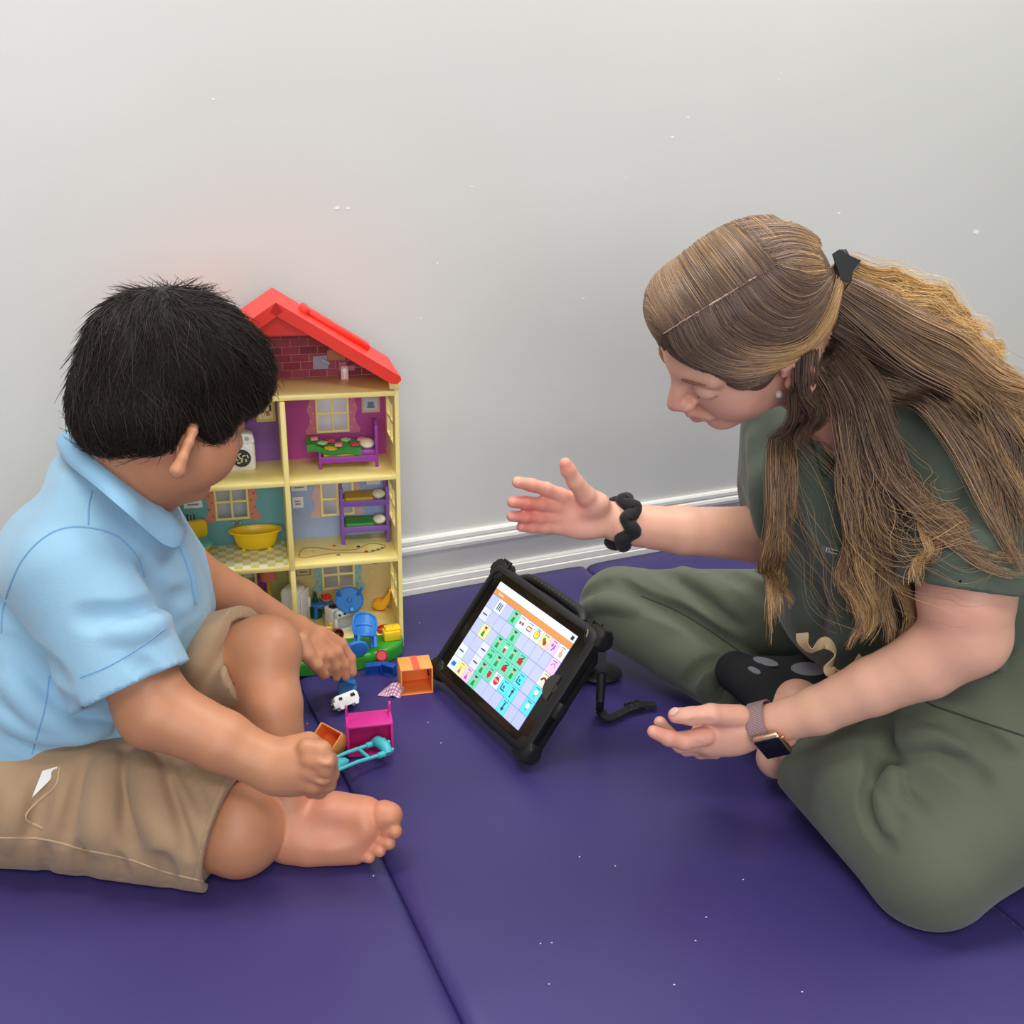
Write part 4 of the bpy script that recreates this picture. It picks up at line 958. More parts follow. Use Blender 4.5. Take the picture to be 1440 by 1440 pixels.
def surf_tube(F, pts, r, name, m, par, off=0., n=None, sides=6, gap=None):
    q = np.array(pts, float); n = n or max(8, int(np.linalg.norm(np.diff(q, axis=0), axis=1).sum()/6)); q = spline(np.c_[q, np.zeros(len(q))], n)
    P = F.trace(q[:, 0], q[:, 1], off); ok = ~np.isnan(P[:, 0]); P = P[ok]
    if len(P) < 3: return None
    b = MB()
    if gap:
        for i in range(0, len(P)-1, 2):
            if np.linalg.norm(P[i+1]-P[i]) < .03: b.tube([P[i], P[i+1]], r, sides)
    else:
        br = [0]+[i+1 for i in range(len(P)-1) if np.linalg.norm(P[i+1]-P[i]) > .035]+[len(P)]
        for a, c in zip(br[:-1], br[1:]):
            if c-a > 2: b.tube(P[a:c], r, sides)
    return b.build(name, m, par)
# ================================================================ the boy
BSK = (190, 130, 95)
boy = Field(); hold = []
# head
bC = J(238, 566, 1.085); bR = basis((.62, .68, -.44), (.12, .10, 1)); bs_ = .91
bw = head_field(boy, bC, bR, bs_, 1.04)
boy.u(ell(bw((.046, -.040, -.045)), np.array((.030, .026, .034))*bs_, bR), .02)          # full cheek
boy.u(ell(bw((.046, .040, -.045)), np.array((.030, .026, .034))*bs_, bR), .02)
ear_field(boy, bw, bR, bs_, -1, 1.0, 1.22, -.030, .85, 1.18); ear_field(boy, bw, bR, bs_, 1, .6, 1.05, -.02)
boy.chain([bw((-.035, 0, -.03)), J(178, 705, 1.085), J(150, 760, 1.08)], [.050, .050, .06], .03)
# trunk inside the shirt
boy.chain([J(40, 1030, 1.06), J(115, 930, 1.08), J(150, 820, 1.08), J(160, 750, 1.08)], [.09, .10, .09, .062], .03)
# near (right) arm
boy.chain([J(118, 805, 1.0), J(222, 1000, .94), J(312, 1042, .93), J(388, 1080, .925)], [.042, .038, .032, .0255], .02)
boy.u(ell(J(214, 998, .94), (.034, .034, .034)), .02)
# right fist, back of the hand towards us
boy.u(cap(J(392, 1078, .925), J(425, 1072, .925), .027, .029, (FWD, .85)), .015)
boy.u(ell(J(418, 1080, .925), (.031, .026, .030)), .012)
fingers(boy, [[(432, 1052, .915, .0105), (452, 1056, .912, .0100), (462, 1070, .925, .0092), (448, 1080, .94, .009)],
              [(436, 1068, .908, .0105), (457, 1072, .905, .0102), (464, 1088, .918, .0092), (448, 1092, .935, .009)],
              [(434, 1084, .906, .0100), (453, 1089, .905, .0098), (460, 1102, .918, .009), (444, 1104, .935, .0085)],
              [(426, 1098, .908, .0092), (441, 1104, .908, .0088), (449, 1112, .92, .008), (438, 1113, .93, .008)],
              [(410, 1052, .93, .0115), (434, 1044, .94, .0105), (452, 1052, .95, .0092)]], .005)
for a in ((442, 1063, .896), (446, 1080, .892), (442, 1094, .894)): boy.s(cap(J(*a)+0, J(a[0]+18, a[1]+3, a[2]+.004), .0022), .004)
# far (left) arm reaching to the toys
boy.chain([J(200, 745, 1.17), J(262, 812, 1.20), J(335, 850, 1.245), J(412, 890, 1.285)], [.042, .040, .034, .025], .02)
boy.u(cap(J(414, 890, 1.285), J(444, 902, 1.293), .0225, .0235, (nrm(np.cross(ray(430, 900), (0, 1, 0))+np.array([0, -.5, .6])), .75)), .015)
fingers(boy, [[(454, 890, 1.304, .0095), (480, 906, 1.312, .0082), (493, 926, 1.312, .0074), (496, 946, 1.306, .0064)],
              [(448, 898, 1.292, .0098), (474, 917, 1.294, .0085), (484, 935, 1.295, .0076), (486, 951, 1.293, .0066)],
              [(441, 902, 1.282, .0095), (463, 922, 1.280, .0082), (471, 938, 1.282, .0074), (473, 952, 1.284, .0064)],
              [(434, 905, 1.274, .0088), (450, 923, 1.270, .0076), (457, 937, 1.273, .0068), (459, 949, 1.276, .006)],
              [(424, 902, 1.266, .0120), (433, 922, 1.256, .0104), (446, 936, 1.254, .0092), (455, 948, 1.258, .0078)]], .0035)
# far (left) leg: knee up, shin down to the foot
boy.chain([J(130, 990, 1.13), J(366, 920, 1.085), J(382, 990, 1.04), J(398, 1095, .995), J(408, 1140, .98)], [.05, .044, .035, .029, .027], .02)
boy.u(ell(J(380, 912, 1.078), (.036, .038, .036)), .015); boy.u(cap(J(355, 965, 1.075), J(378, 1040, 1.03), .036, .031), .015)
# left foot: sole towards us, resting on its outer edge
def fp(x, y, dy=0.): return J(x, y, .958+(1190-y)*.00035+dy)
boy.chain([fp(408, 1130, .02), fp(420, 1165, .012), fp(470, 1165, .0), fp(508, 1160, -.002)], [.032, .034, .030, .026], .008)
boy.u(ell(fp(408, 1178, .005), (.030, .028, .026)), .02)          # heel
boy.u(cap(fp(440, 1190, .0), fp(498, 1192, 0), .022, .019), .015)   # outer edge
boy.u(cap(fp(470, 1140, .004), fp(512, 1147, 0), .022, .021), .015) # ball of the big toe
boy.s(ell(fp(462, 1170, -.028), (.030, .012, .014)), .015)          # arch
fingers(boy, [[(514, 1148, .973, .0155), (541, 1147, .966, .0170), (548, 1147, .964, .0150)],
              [(522, 1165, .966, .0088), (546, 1168, .956, .0078), (555, 1169, .952, .0086)],
              [(516, 1176, .962, .0084), (538, 1183, .953, .0072), (547, 1185, .949, .0080)],
              [(508, 1186, .958, .0078), (526, 1194, .950, .0066), (534, 1196, .947, .0074)],
              [(498, 1194, .955, .0076), (512, 1203, .948, .0064), (519, 1205, .946, .0072)]], .0022)
# near (right) leg: folded, knee on the mat
boy.chain([J(20, 1085, 1.0), J(335, 1166, .95)], [.056, .052], .003); boy.u(ell(J(338, 1166, .948), (.048, .050, .056)), .004)
boy.chain([J(345, 1165, .955), J(270, 1160, 1.04), J(200, 1150, 1.10)], [.048, .042, .032], .004)
boy.clipz()
m_bskin = mat('boy_skin', BSK, .48, attr='Col', var=.04, vscale=45, sss=.12, bump=.03, bscale=500)
pk = (224, 150, 126)
bcol_ = tint(BSK, [(fp(460, 1165), .055, (222, 148, 124), .9), (fp(530, 1150), .035, (224, 138, 108), .8), (fp(530, 1190), .03, (230, 146, 120), .7), (J(440, 1080, .91), .04, (196, 134, 100), .5), (J(350, 1130, .9), .05, (206, 150, 112), .5), (bw((-.02, -.08, .01)), .02, (216, 132, 98), .8), (J(480, 940, 1.3), .04, (194, 134, 102), .5), (bw((.06, -.05, -.03)), .05, (192, 128, 96), .5), (bw((.093, 0, -.062)), .016, (190, 110, 100), .8)])
b_o = blob(boy, 'person', m_bskin, None, .0028, bcol_)
props(b_o, 'boy in light blue polo and khaki shorts sitting cross-legged, back half turned', 'person')
eye_parts(b_o, bw, bR, bs_, None)
for y in (-1, 1):
    MB().tube([bw((.094-.010*t*t, y*(.016+.036*t), .018+.006*math.sin(t*2.6))) for t in np.linspace(0, 1, 7)], [.0012, .0022, .0026, .0026, .0022, .0016, .0008], 6).build('eyebrow', mat('brow_dark', (40, 30, 26), .8), b_o)
# toenails are hidden; fingernails on the reaching hand
# ---------------------------------------------------------------- polo shirt
sh = Field()
sh.chain([J(30, 1060, 1.055), J(108, 935, 1.075), J(150, 822, 1.08), J(165, 750, 1.08)], [.122, .124, .108, .068], .05)
sh.u(ell(J(120, 770, 1.06), (.085, .10, .06)), .05)
sh.chain([J(108, 668, 1.10), J(130, 700, 1.05), J(190, 748, 1.04)], [.030, .040, .040], .03)
sh.u(ell(J(225, 880, 1.11), (.055, .08, .08)), .04)
hemC = J(186, 966, .945); axN = nrm(J(205, 1005, .925)-J(110, 800, .985))
sh.u(cap(J(105, 800, .99), J(200, 1000, .935), .062, .066, cuts=[(hemC, axN)]), .035)
sh.u(cap(J(190, 745, 1.16), J(255, 830, 1.21), .056, .054), .035)
sh.s(cap(hemC-axN*.03, hemC+axN*.03, .052, .052, cuts=[(hemC-axN*.010, -axN), (hemC+axN*.003, axN)]), .002)
st_ = []
crease(sh, [([(120, 868), (180, 868), (225, 852), (262, 838)], .010, .006, -1), ([(205, 800), (228, 830), (240, 852), (248, 880)], .010, .006, -1),
            ([(160, 890), (205, 885), (236, 868)], .009, .005, 1),
            ([(20, 900), (60, 960), (110, 1005), (170, 1035)], .012, .006, -1), ([(10, 960), (60, 1010), (130, 1045)], .010, .005, 1),
            ([(0, 850), (40, 900), (90, 960)], .010, .006, -1), ([(20, 1040), (80, 1060), (160, 1042)], .008, .005, -1), ([(0, 1010), (60, 1035), (150, 1030)], .008, .004, 1),
            ([(190, 930), (225, 950), (258, 940)], .008, .004, -1), ([(150, 1000), (200, 1010), (240, 985)], .008, .004, -1)], st_)
apply(sh, st_); sh.clipz()
m_polo = mat('blue_pique', (144, 184, 210), .85, var=.03, vscale=20, bump=.25, bscale=900, sheen=.25)
polo = blob(sh, 'polo_shirt', m_polo, b_o, .0034)
m_seam = mat('blue_seam', (112, 160, 200), .9)
surf_tube(sh, [(2, 890), (6, 850), (30, 790), (68, 752), (110, 741), (160, 752), (190, 780), (203, 812)], .0011, 'shoulder_seam', m_seam, polo)
surf_tube(sh, [(112, 953), (150, 938), (195, 912), (232, 884)], .0008, 'hem_seam', m_seam, polo, sides=5)
surf_tube(sh, [(124, 738), (125, 712), (130, 690)], .0009, 'yoke_seam', m_seam, polo); surf_tube(sh, [(70, 950), (62, 1000), (45, 1060)], .0008, 'side_seam', m_seam, polo)
# sleeve hem rib
pr = [hemC+nrm(np.cross(axN, (0, 0, 1)))*.0655*math.cos(a)+np.cross(axN, nrm(np.cross(axN, (0, 0, 1))))*.0655*math.sin(a)-axN*.002 for a in np.linspace(0, 2*math.pi, 33)[:-1]]
# collar: a folded band round the neck
def collar(stations, th, name, m, par, close=False):
    A = spline(np.array([s[0] for s in stations]), 40); B = spline(np.array([s[1] for s in stations]), 40); rings = []
    for a, b in zip(A, B):
        mid = (a+b)/2; d_ = nrm(b-a); rings.append([a+d_*(np.linalg.norm(b-a))*t for t in np.linspace(0, 1, 6)])
    C_ = (A.mean(0)+B.mean(0))/2; o1, o2 = [], []
    for r in rings:
        n_ = [nrm((p-C_)*np.array([1, 1, .25])) for p in r]; bul = [.006*math.sin(math.pi*t) for t in np.linspace(0, 1, 6)]
        o1.append([p+n*(bb+th) for p, n, bb in zip(r, n_, bul)]); o2.append([p+n*bb for p, n, bb in zip(r, n_, bul)])
    b = MB(); rg = [list(x)+list(reversed(y)) for x, y in zip(o1, o2)]; b.grid(rg, True, True); return b.build(name, m, par, angle=60)
collar([(J(248, 734, 1.125), J(258, 742, 1.13)), (J(240, 722, 1.055), J(252, 764, 1.035)), (J(215, 708, 1.03), J(230, 765, 1.0)), (J(165, 671, 1.0), J(178, 720, .965)), (J(128, 641, 1.02), J(132, 680, .985)), (J(100, 612, 1.06), J(97, 650, 1.03)), (J(96, 606, 1.10), J(84, 628, 1.10)), (J(112, 622, 1.15), J(100, 640, 1.17)), (J(170, 680, 1.16), J(165, 700, 1.18))], .003, 'collar', mat('blue_collar', (130, 174, 206), .8, bump=.2, bscale=900, sheen=.2), polo)
pl_ = MB(); P = sh.trace(*np.array([(252, 764), (262, 790), (270, 815), (275, 845)]).T, .0015); P = P[~np.isnan(P[:, 0])]
if len(P) > 2: pl_.tube(P, .003, 8); pl_.build('placket', mat('blue_collar'), polo)
# ---------------------------------------------------------------- shorts
so_ = Field()
hN = nrm(J(345, 1163, .945)-J(60, 1080, .99)); hC = J(322, 1166, .945)
so_.u(cap(J(-20, 1100, 1.0), J(360, 1166, .945), .088, .074, cuts=[(hC, hN)]), .03)
so_.u(ell(J(10, 1060, 1.06), (.13, .13, .10)), .05)
h2N = nrm(J(352, 916, 1.078)-J(180, 960, 1.11)); h2C = J(352, 926, 1.085)
so_.u(cap(J(120, 1000, 1.13), J(400, 908, 1.078), .085, .060, cuts=[(h2C, h2N)]), .03)
so_.s(cap(hC-hN*.03, hC+hN*.03, .061, .061, cuts=[(hC-hN*.008, -hN), (hC+hN*.003, hN)]), .002); so_.s(cap(h2C-h2N*.03, h2C+h2N*.03, .050, .050, cuts=[(h2C-h2N*.008, -h2N), (h2C+h2N*.003, h2N)]), .002)
st_ = []
crease(so_, [([(120, 1075), (104, 1130), (90, 1185)], .007, .007, -1), ([(178, 1055), (172, 1120), (188, 1200)], .008, .008, -1), ([(218, 1060), (240, 1130), (266, 1200)], .007, .006, -1), ([(252, 1075), (275, 1110), (290, 1150)], .006, .004, -1), ([(60, 1190), (64, 1215), (62, 1235)], .006, .005, -1), ([(165, 1205), (172, 1228), (170, 1245)], .006, .005, -1),
             ([(150, 1070), (140, 1130), (135, 1190)], .012, .006, 1), ([(200, 1065), (212, 1130), (235, 1200)], .012, .006, 1), ([(60, 1100), (50, 1140), (40, 1170)], .010, .006, -1), ([(20, 1120), (15, 1160), (8, 1190)], .010, .006, 1),
             ([(285, 960), (300, 930), (315, 890)], .010, .005, -1), ([(270, 950), (280, 915), (300, 880)], .010, .005, 1), ([(230, 1205), (235, 1240), (240, 1256)], .008, .006, -1), ([(110, 1195), (115, 1225), (120, 1240)], .008, .005, -1)], st_)
apply(so_, st_); so_.clipz()
m_kh = mat('khaki_twill', (164, 134, 103), .85, var=.06, vscale=25, bump=.2, bscale=700, sheen=.15)
shorts = blob(so_, 'shorts', m_kh, b_o, .0036)
m_th = mat('khaki_thread', (190, 164, 130), .9)
surf_tube(so_, [(0, 1178), (60, 1180), (120, 1195), (180, 1208), (232, 1226), (290, 1240)], .0011, 'seam', m_th, shorts)
surf_tube(so_, [(322, 1082), (300, 1130), (284, 1180), (268, 1245)], .0009, 'hem_stitch', m_kh, shorts)
surf_tube(so_, [(335, 872), (338, 915), (325, 960), (310, 990)], .0009, 'hem_stitch', m_kh, shorts)
surf_tube(so_, [(84, 1078), (78, 1105), (50, 1130), (36, 1150), (60, 1165)], .0014, 'pocket_edge', m_th, shorts)
P = so_.trace(*np.array([(60, 1084), (82, 1078), (70, 1098), (44, 1122)]).T, .0008)
if not np.isnan(P).any(): MB().grid([[P[0], P[1]], [(P[0]*.6+P[3]*.4), (P[1]*.4+P[2]*.6)], [P[3], P[2]]], close=False).build('pocket_lining', mat('white_lining', (232, 230, 226), .9), shorts)
# ---------------------------------------------------------------- short dark hair
hf = Field(); w = bw
hf.u(ell(w((-.016, 0, .043)), np.array((.099, .082, .087))*bs_, bR), .01)
hf.u(ell(w((.016, 0, .066)), np.array((.088, .077, .062))*bs_, bR), .03)
hf.u(ell(w((-.062, 0, -.022)), np.array((.048, .062, .056))*bs_, bR), .03)
hf.u(ell(w((-.036, -.050, -.020)), np.array((.032, .022, .034))*bs_, bR), .02)
hf.u(ell(w((.066, 0, .050)), np.array((.036, .064, .040))*bs_, bR), .03)
hf.u(ell(w((.024, -.066, .010)), np.array((.026, .014, .036))*bs_, bR), .015); hf.u(ell(w((.022, .066, .018)), np.array((.030, .016, .034))*bs_, bR), .015)
m_bh = mat('dark_hair', (30, 24, 22), .45, attr='Col', spec=.25)
cap_o = blob(hf, 'hair', mat('hair_base', (20, 16, 15), .7), b_o, .004)
def fur(F, crown, n, length, steps, r, col, sel, lift, noise, swirl=0., gravity=0.):
    V, Q = F.mesh(.006); G = F.grad(V); keep = sel(V); V, G = V[keep], G[keep]
    i = RNG.integers(0, len(V), n); P = V[i]+RNG.normal(size=(n, 3))*.003; N = G[i]; P = P-N*F.ev(P)[:, None]-N*.0015
    d = P-crown; d = d-(d*N).sum(1)[:, None]*N; d /= np.linalg.norm(d, axis=1)[:, None]+1e-6
    d = d+swirl*np.cross(N, d)
    # clumps share their direction jitter
    cl = V[RNG.integers(0, len(V), 500)]; cid = np.array([np.argmin(((cl-p)**2).sum(1)) for p in P]); cj = RNG.normal(size=(500, 3))*noise
    d = d+cj[cid]+RNG.normal(size=(n, 3))*noise*.5+np.array([0, 0, -gravity]); d /= np.linalg.norm(d, axis=1)[:, None]
    L = length*RNG.uniform(.7, 1.15, n); out = [P]; lf = lift*RNG.uniform(.2, 1.2, n); p = P.copy()
    for s_ in range(1, steps):
        p = p+d*(L/(steps-1))[:, None]; e = F.ev(p); g = F.grad(p); h = lf*(s_/(steps-1))**1.5
        p = p+g*np.clip(h-e, -.004, .004)[:, None]; dn = d-(d*g).sum(1)[:, None]*g*.85; d = dn/np.linalg.norm(dn, axis=1)[:, None]; out.append(p.copy())
    P3 = np.stack(out, 1); tt = np.linspace(0, 1, steps)
    rad = r*(1-.75*tt**2)[None]*RNG.uniform(.7, 1.2, (n, 1))
    C = np.array(lin(col))[None, None]*RNG.uniform(.55, 1.7, (n, 1, 1))*(np.ones((1, steps, 1)))
    return P3, rad, C
crown = w((-.055, .0, .125))
sel = lambda V: np.ones(len(V), bool)
P3, rad, C = fur(hf, crown, 11000, .048, 7, .0006, (40, 31, 27), sel, .006, .34, .25, .12)
strands(P3, rad, C, 'hair_strands', m_bh, cap_o)
P3, rad, C = fur(hf, crown, 1100, .055, 8, .0006, (50, 39, 33), sel, .012, .34, .3, .1)
strands(P3, rad, C, 'hair_tufts', m_bh, cap_o)
P3, rad, C = fur(hf, crown, 260, .030, 6, .00045, (50, 40, 35), lambda V: np.linalg.norm(V-w((-.045, .0, .128)), axis=1) < .05, .020, .5, .8)
strands(P3, rad, C, 'stray_strands', m_bh, cap_o)
# ================================================================ the woman
WSK = (226, 172, 146)
wm = Field()
wC = J(1041, 467, 1.06); wR = basis((-.76, -.16, -.62), (-.50, -.52, .70)); ws = .89
ww = head_field(wm, wC, wR, ws, 1.)
ear_field(wm, ww, wR, ws, 1, .35, 1.0, -.022); ear_field(wm, ww, wR, ws, -1, .35, 1.0, -.022)
wm.chain([ww((-.040, 0, -.035)), J(1190, 575, 1.12), J(1240, 620, 1.13)], [.050, .048, .06], .03)
wm.chain([J(1400, 930, 1.16), J(1320, 800, 1.16), J(1250, 700, 1.13)], [.12, .12, .105], .03)
wm.u(ell(J(1190, 680, 1.12), (.05, .06, .06)), .04)
# right arm, held out over the tablet, palm towards us
wm.chain([J(1110, 620, 1.25), J(1118, 750, 1.265), J(1060, 751, 1.25), J(960, 746, 1.225), J(876, 737, 1.20)], [.045, .040, .0365, .0305, .0258], .015)
pY = (0, 1, 0)
for kx, ky, r0, r1 in ((787, 697, .0165, .0095), (780, 712, .0165, .0095), (780, 728, .0155, .009), (786, 742, .0145, .0085)):
    wm.u(cap(J(858, 731+(ky-720)*.28, 1.20), J(kx, ky, 1.18), r0, r1, (pY, .8)), .010)
wm.u(ell(J(825, 722, 1.193), (.026, .013, .026)), .012)
wm.u(ell(J(834, 708, 1.182), (.021, .014, .016)), .010); wm.u(ell(J(822, 745, 1.186), (.026, .011, .011)), .010)
wm.s(ell(J(805, 722, 1.155), (.018, .018, .014)), .012)
fingers(wm, [[(840, 712, 1.19, .0150), (824, 697, 1.175, .0120), (809, 678, 1.165, .0098), (799, 661, 1.16, .0090), (795, 652, 1.158, .0074)],
             [(788, 697, 1.18, .0096), (768, 688, 1.168, .0084), (747, 682, 1.156, .0078), (728, 678, 1.146, .0070)],
             [(782, 712, 1.18, .0096), (760, 709, 1.166, .0085), (738, 707, 1.152, .0079), (721, 706, 1.142, .0070)],
             [(781, 728, 1.18, .0092), (758, 728, 1.166, .0081), (737, 727, 1.153, .0075), (720, 726, 1.143, .0067)],
             [(786, 742, 1.182, .0085), (766, 742, 1.17, .0074), (748, 742, 1.16, .0067), (733, 741, 1.152, .0060)]], .0035)
# left arm, resting over the lap
wm.chain([J(1390, 650, 1.02), J(1358, 840, .965), J(1358, 892, .96), J(1300, 934, .967), J(1227, 965, .982), J(1150, 999, 1.0), J(1078, 1020, 1.022)], [.052, .0475, .0445, .0365, .031, .0262, .0222], .015)
wm.u(cap(J(1062, 1021, 1.028), J(1000, 1036, 1.028), .0225, .0250, (pY, .75)), .012)
wm.u(ell(J(1030, 1030, 1.026), (.034, .021, .0285)), .012); wm.u(ell(J(1012, 1006, 1.018), (.024, .014, .011)), .010)
fingers(wm, [[(1040, 1006, 1.018, .0125), (1000, 1004, 1.008, .0115), (972, 1007, 1.006, .0102), (950, 1006, 1.005, .0088)],
             [(992, 1034, 1.012, .0115), (962, 1042, 1.002, .0102), (940, 1038, .996, .0088), (919, 1029, .994, .0074)],
             [(988, 1044, 1.022, .0115), (957, 1047, 1.03, .0096), (938, 1031, 1.036, .0084), (928, 1016, 1.038, .0074)],
             [(992, 1052, 1.032, .0105), (965, 1052, 1.046, .0090), (948, 1040, 1.056, .0080)],
             [(1006, 1056, 1.042, .0095), (985, 1057, 1.056, .0084), (970, 1047, 1.062, .0074)]], .004)
wm.s(cap(J(975, 1018, .992), J(1000, 1017, .992), .0035), .006)
for a, b in (((985, 1048), (975, 1041)), ((1000, 1058), (990, 1052))): wm.s(cap(J(*a, .996), J(*b, .990), .0022), .005)
# legs inside the trousers, bare left ankle
wm.chain([J(1330, 905, 1.24), J(1230, 885, 1.29), J(880, 856, 1.42), J(962, 915, 1.35), J(1065, 985, 1.235)], [.06, .055, .042, .038, .030], .015)
wm.chain([J(1460, 980, 1.08), J(1300, 1212, .915), J(1150, 1060, 1.07), J(1102, 1010, 1.135)], [.08, .058, .040, .034], .015)
wm.u(cap(J(1122, 990, 1.13), J(1092, 1066, 1.11), .032, .026), .015)
wm.clipz()
m_wskin = mat('woman_skin', WSK, .45, attr='Col', var=.035, vscale=45, sss=.12, bump=.03, bscale=500)
hr = (232, 158, 142)
wcol_ = tint(WSK, [(J(800, 720, 1.17), .05, (234, 160, 142), .75), (J(735, 705, 1.15), .035, (228, 128, 118), .85), (J(745, 735, 1.15), .03, (228, 128, 118), .8), (J(797, 655, 1.15), .015, (224, 130, 118), .8),
                   (J(1000, 1030, 1.0), .05, (232, 164, 144), .7), (J(930, 1030, 1.0), .03, (226, 142, 126), .7), (ww((.11, 0, -.028)), .018, (222, 140, 124), .7), (ww((.094, 0, -.063)), .017, (196, 112, 108), .85),
                   (ww((.06, .05, -.035)), .045, (228, 162, 142), .5), (ww((-.012, .08, -.03)), .025, (224, 146, 128), .6), (J(1350, 860, .92), .07, (226, 160, 138), .6), (J(1160, 640, 1.05), .06, (222, 158, 134), .6), (J(1180, 590, 1.1), .06, (214, 148, 126), .6)])
w_o = blob(wm, 'person', m_wskin, None, .0026, wcol_)
props(w_o, 'woman with long wavy hair in green scrubs, leaning forward with open palm', 'person')
eye_parts(w_o, ww, wR, ws, None, lash=(70, 50, 40))
for y in (-1, 1):
    MB().tube([ww((.0895-.013*t*t, y*(.014+.036*t), .0185+.004*math.sin(t*2.6))) for t in np.linspace(0, 1, 7)], [.0008, .0016, .0019, .0019, .0016, .0012, .0006], 6).build('eyebrow', mat('brow_brown', (138, 100, 74), .8), w_o)
P = ww((-.010, .083, -.043)); MB().sph(wm.trace(1094, 553, .002)[0] if not np.isnan(wm.trace(1094, 553)[0]).any() else P, .0042, seg=12).build('earring', mat('pearl', (232, 226, 220), .15, coat=.6), w_o)
nq = wm.trace(943, 1002, .0003)[0]
if not np.isnan(nq).any():
    nn = wm.grad(nq[None])[0]; ex = nrm(J(950, 1006, 1.005)-J(972, 1007, 1.006)); ex = nrm(ex-nn*(ex@nn)); MB(frame(ex, np.cross(nn, ex), nn, nq)).sph((-.004, 0, -.0008), (.0065, .0048, .0014), seg=14).build('thumb_nail', mat('nail', (236, 190, 176), .25), w_o)
# ---------------------------------------------------------------- scrub top
tp = Field()
tp.chain([J(1410, 940, 1.155), J(1325, 800, 1.155), J(1262, 690, 1.135), J(1240, 628, 1.125)], [.150, .140, .125, .080], .04)
tp.u(ell(J(1205, 800, 1.165), (.105, .115, .135)), .05)
tp.u(ell(J(1150, 690, 1.16), (.075, .10, .09)), .05)
sN = nrm(J(1358, 860, .955)-J(1390, 650, 1.0)); sC_ = J(1361, 822, .965)
tp.u(cap(J(1390, 640, 1.015), J(1360, 880, .955), .066, .076, cuts=[(sC_, sN)]), .04)
tp.s(cap(sC_-sN*.03, sC_+sN*.03, .060, .060, cuts=[(sC_-sN*.010, -sN), (sC_+sN*.003, sN)]), .002)
fN = nrm(-.91*RGT-.41*UPV); fC = J(1062, 745, 1.255)
tp.u(cap(J(1112, 605, 1.235), J(1100, 790, 1.265), .062, .066, cuts=[(fC, fN)]), .03)
tp.u(ell(J(1330, 610, 1.10), (.10, .11, .055)), .05)
# hem flaring over the lap
tp.u(ell(J(1420, 960, 1.10), (.13, .13, .085)), .05)
v0, v1 = tp.trace([1178, 1160], [588, 668])
if not (np.isnan(v0).any() or np.isnan(v1).any()): tp.s(cap(v0, v1, .022, .005), .004)
st_ = []
crease(tp, [([(1090, 620), (1100, 700), (1120, 780)], .012, .006, -1), ([(1060, 620), (1066, 700), (1078, 760)], .012, .005, 1), ([(1300, 780), (1330, 740), (1370, 700)], .010, .005, -1), ([(1320, 800), (1360, 770), (1410, 760)], .010, .005, 1),
            ([(1290, 840), (1270, 880), (1230, 900)], .012, .006, -1), ([(1400, 900), (1420, 940), (1440, 960)], .008, .005, -1), ([(1380, 915), (1400, 955), (1430, 985)], .008, .005, -1), ([(1390, 905), (1412, 948), (1436, 972)], .008, .004, 1),
            ([(1365, 925), (1380, 960), (1410, 990)], .008, .005, -1), ([(1130, 800), (1150, 860), (1140, 910)], .012, .006, -1), ([(1180, 780), (1190, 840), (1180, 900)], .012, .006, 1)], st_)
tpb = list(tp.ops); apply(tp, st_); tp.clipz()
m_scrub = mat('green_scrub', (70, 80, 67), .8, var=.05, vscale=14, bump=.15, bscale=900, sheen=.2)
top_o = blob(tp, 'scrub_top', m_scrub, w_o, .0034)
m_gseam = mat('green_seam', (50, 58, 48), .9)
surf_tube(tp, [(1135, 590), (1148, 640), (1160, 670), (1178, 640), (1196, 600)], .0016, 'neckline', m_gseam, top_o)
surf_tube(tp, [(1150, 768), (1172, 775), (1196, 782), (1230, 790)], .0010, 'pocket_edge', m_gseam, top_o)
q = tp.trace([1156, 1182, 1184, 1158], [766, 773, 783, 776], .0012)
if not np.isnan(q).any():
    cc = q.mean(0); ex = nrm(q[1]-q[0]); ez = nrm(tp.grad(cc[None])[0]); ey = np.cross(ez, ex)
    lb_ = MB(frame(ex, ey, ez, cc)).box((0, 0, 0), (.024, .0085, .0008), .0003).build('brand_label', mat('label_grey', (96, 100, 98), .7), top_o)
    text_mesh('FIGS', .0070, frame(ex, ey, ez, cc+ez*.0006), mat('label_text', (215, 215, 215), .7), 'label_text', lb_)
# ---------------------------------------------------------------- trousers
tr = Field()
tr.chain([J(1330, 905, 1.24), J(1230, 885, 1.29), J(872, 853, 1.42)], [.095, .085, .0585], .03)
tr.chain([J(872, 855, 1.42), J(962, 915, 1.35)], [.0585, .0535], .02)
cN = nrm(J(1065, 985, 1.235)-J(962, 915, 1.35)); cC = J(1062, 978, 1.24)
tr.u(cap(J(962, 915, 1.35), J(1110, 1012, 1.19), .0535, .044, cuts=[(cC, cN)]), .01)
tr.u(ell(J(1440, 965, 1.13), (.16, .15, .105)), .05)
tr.chain([J(1490, 985, 1.04), J(1400, 1120, .965), J(1308, 1212, .91)], [.118, .092, .068], .03)
dN = nrm(J(1120, 1045, 1.09)-J(1300, 1212, .915)); dC = J(1142, 1058, 1.075)
tr.u(cap(J(1302, 1212, .912), J(1100, 1030, 1.12), .068, .048, cuts=[(dC, dN)]), .015)
tr.u(ell(J(1225, 1090, .995), (.062, .062, .055)), .03)
tr.u(ell(J(1330, 1040, 1.0), (.08, .08, .075)), .03)
st_ = []
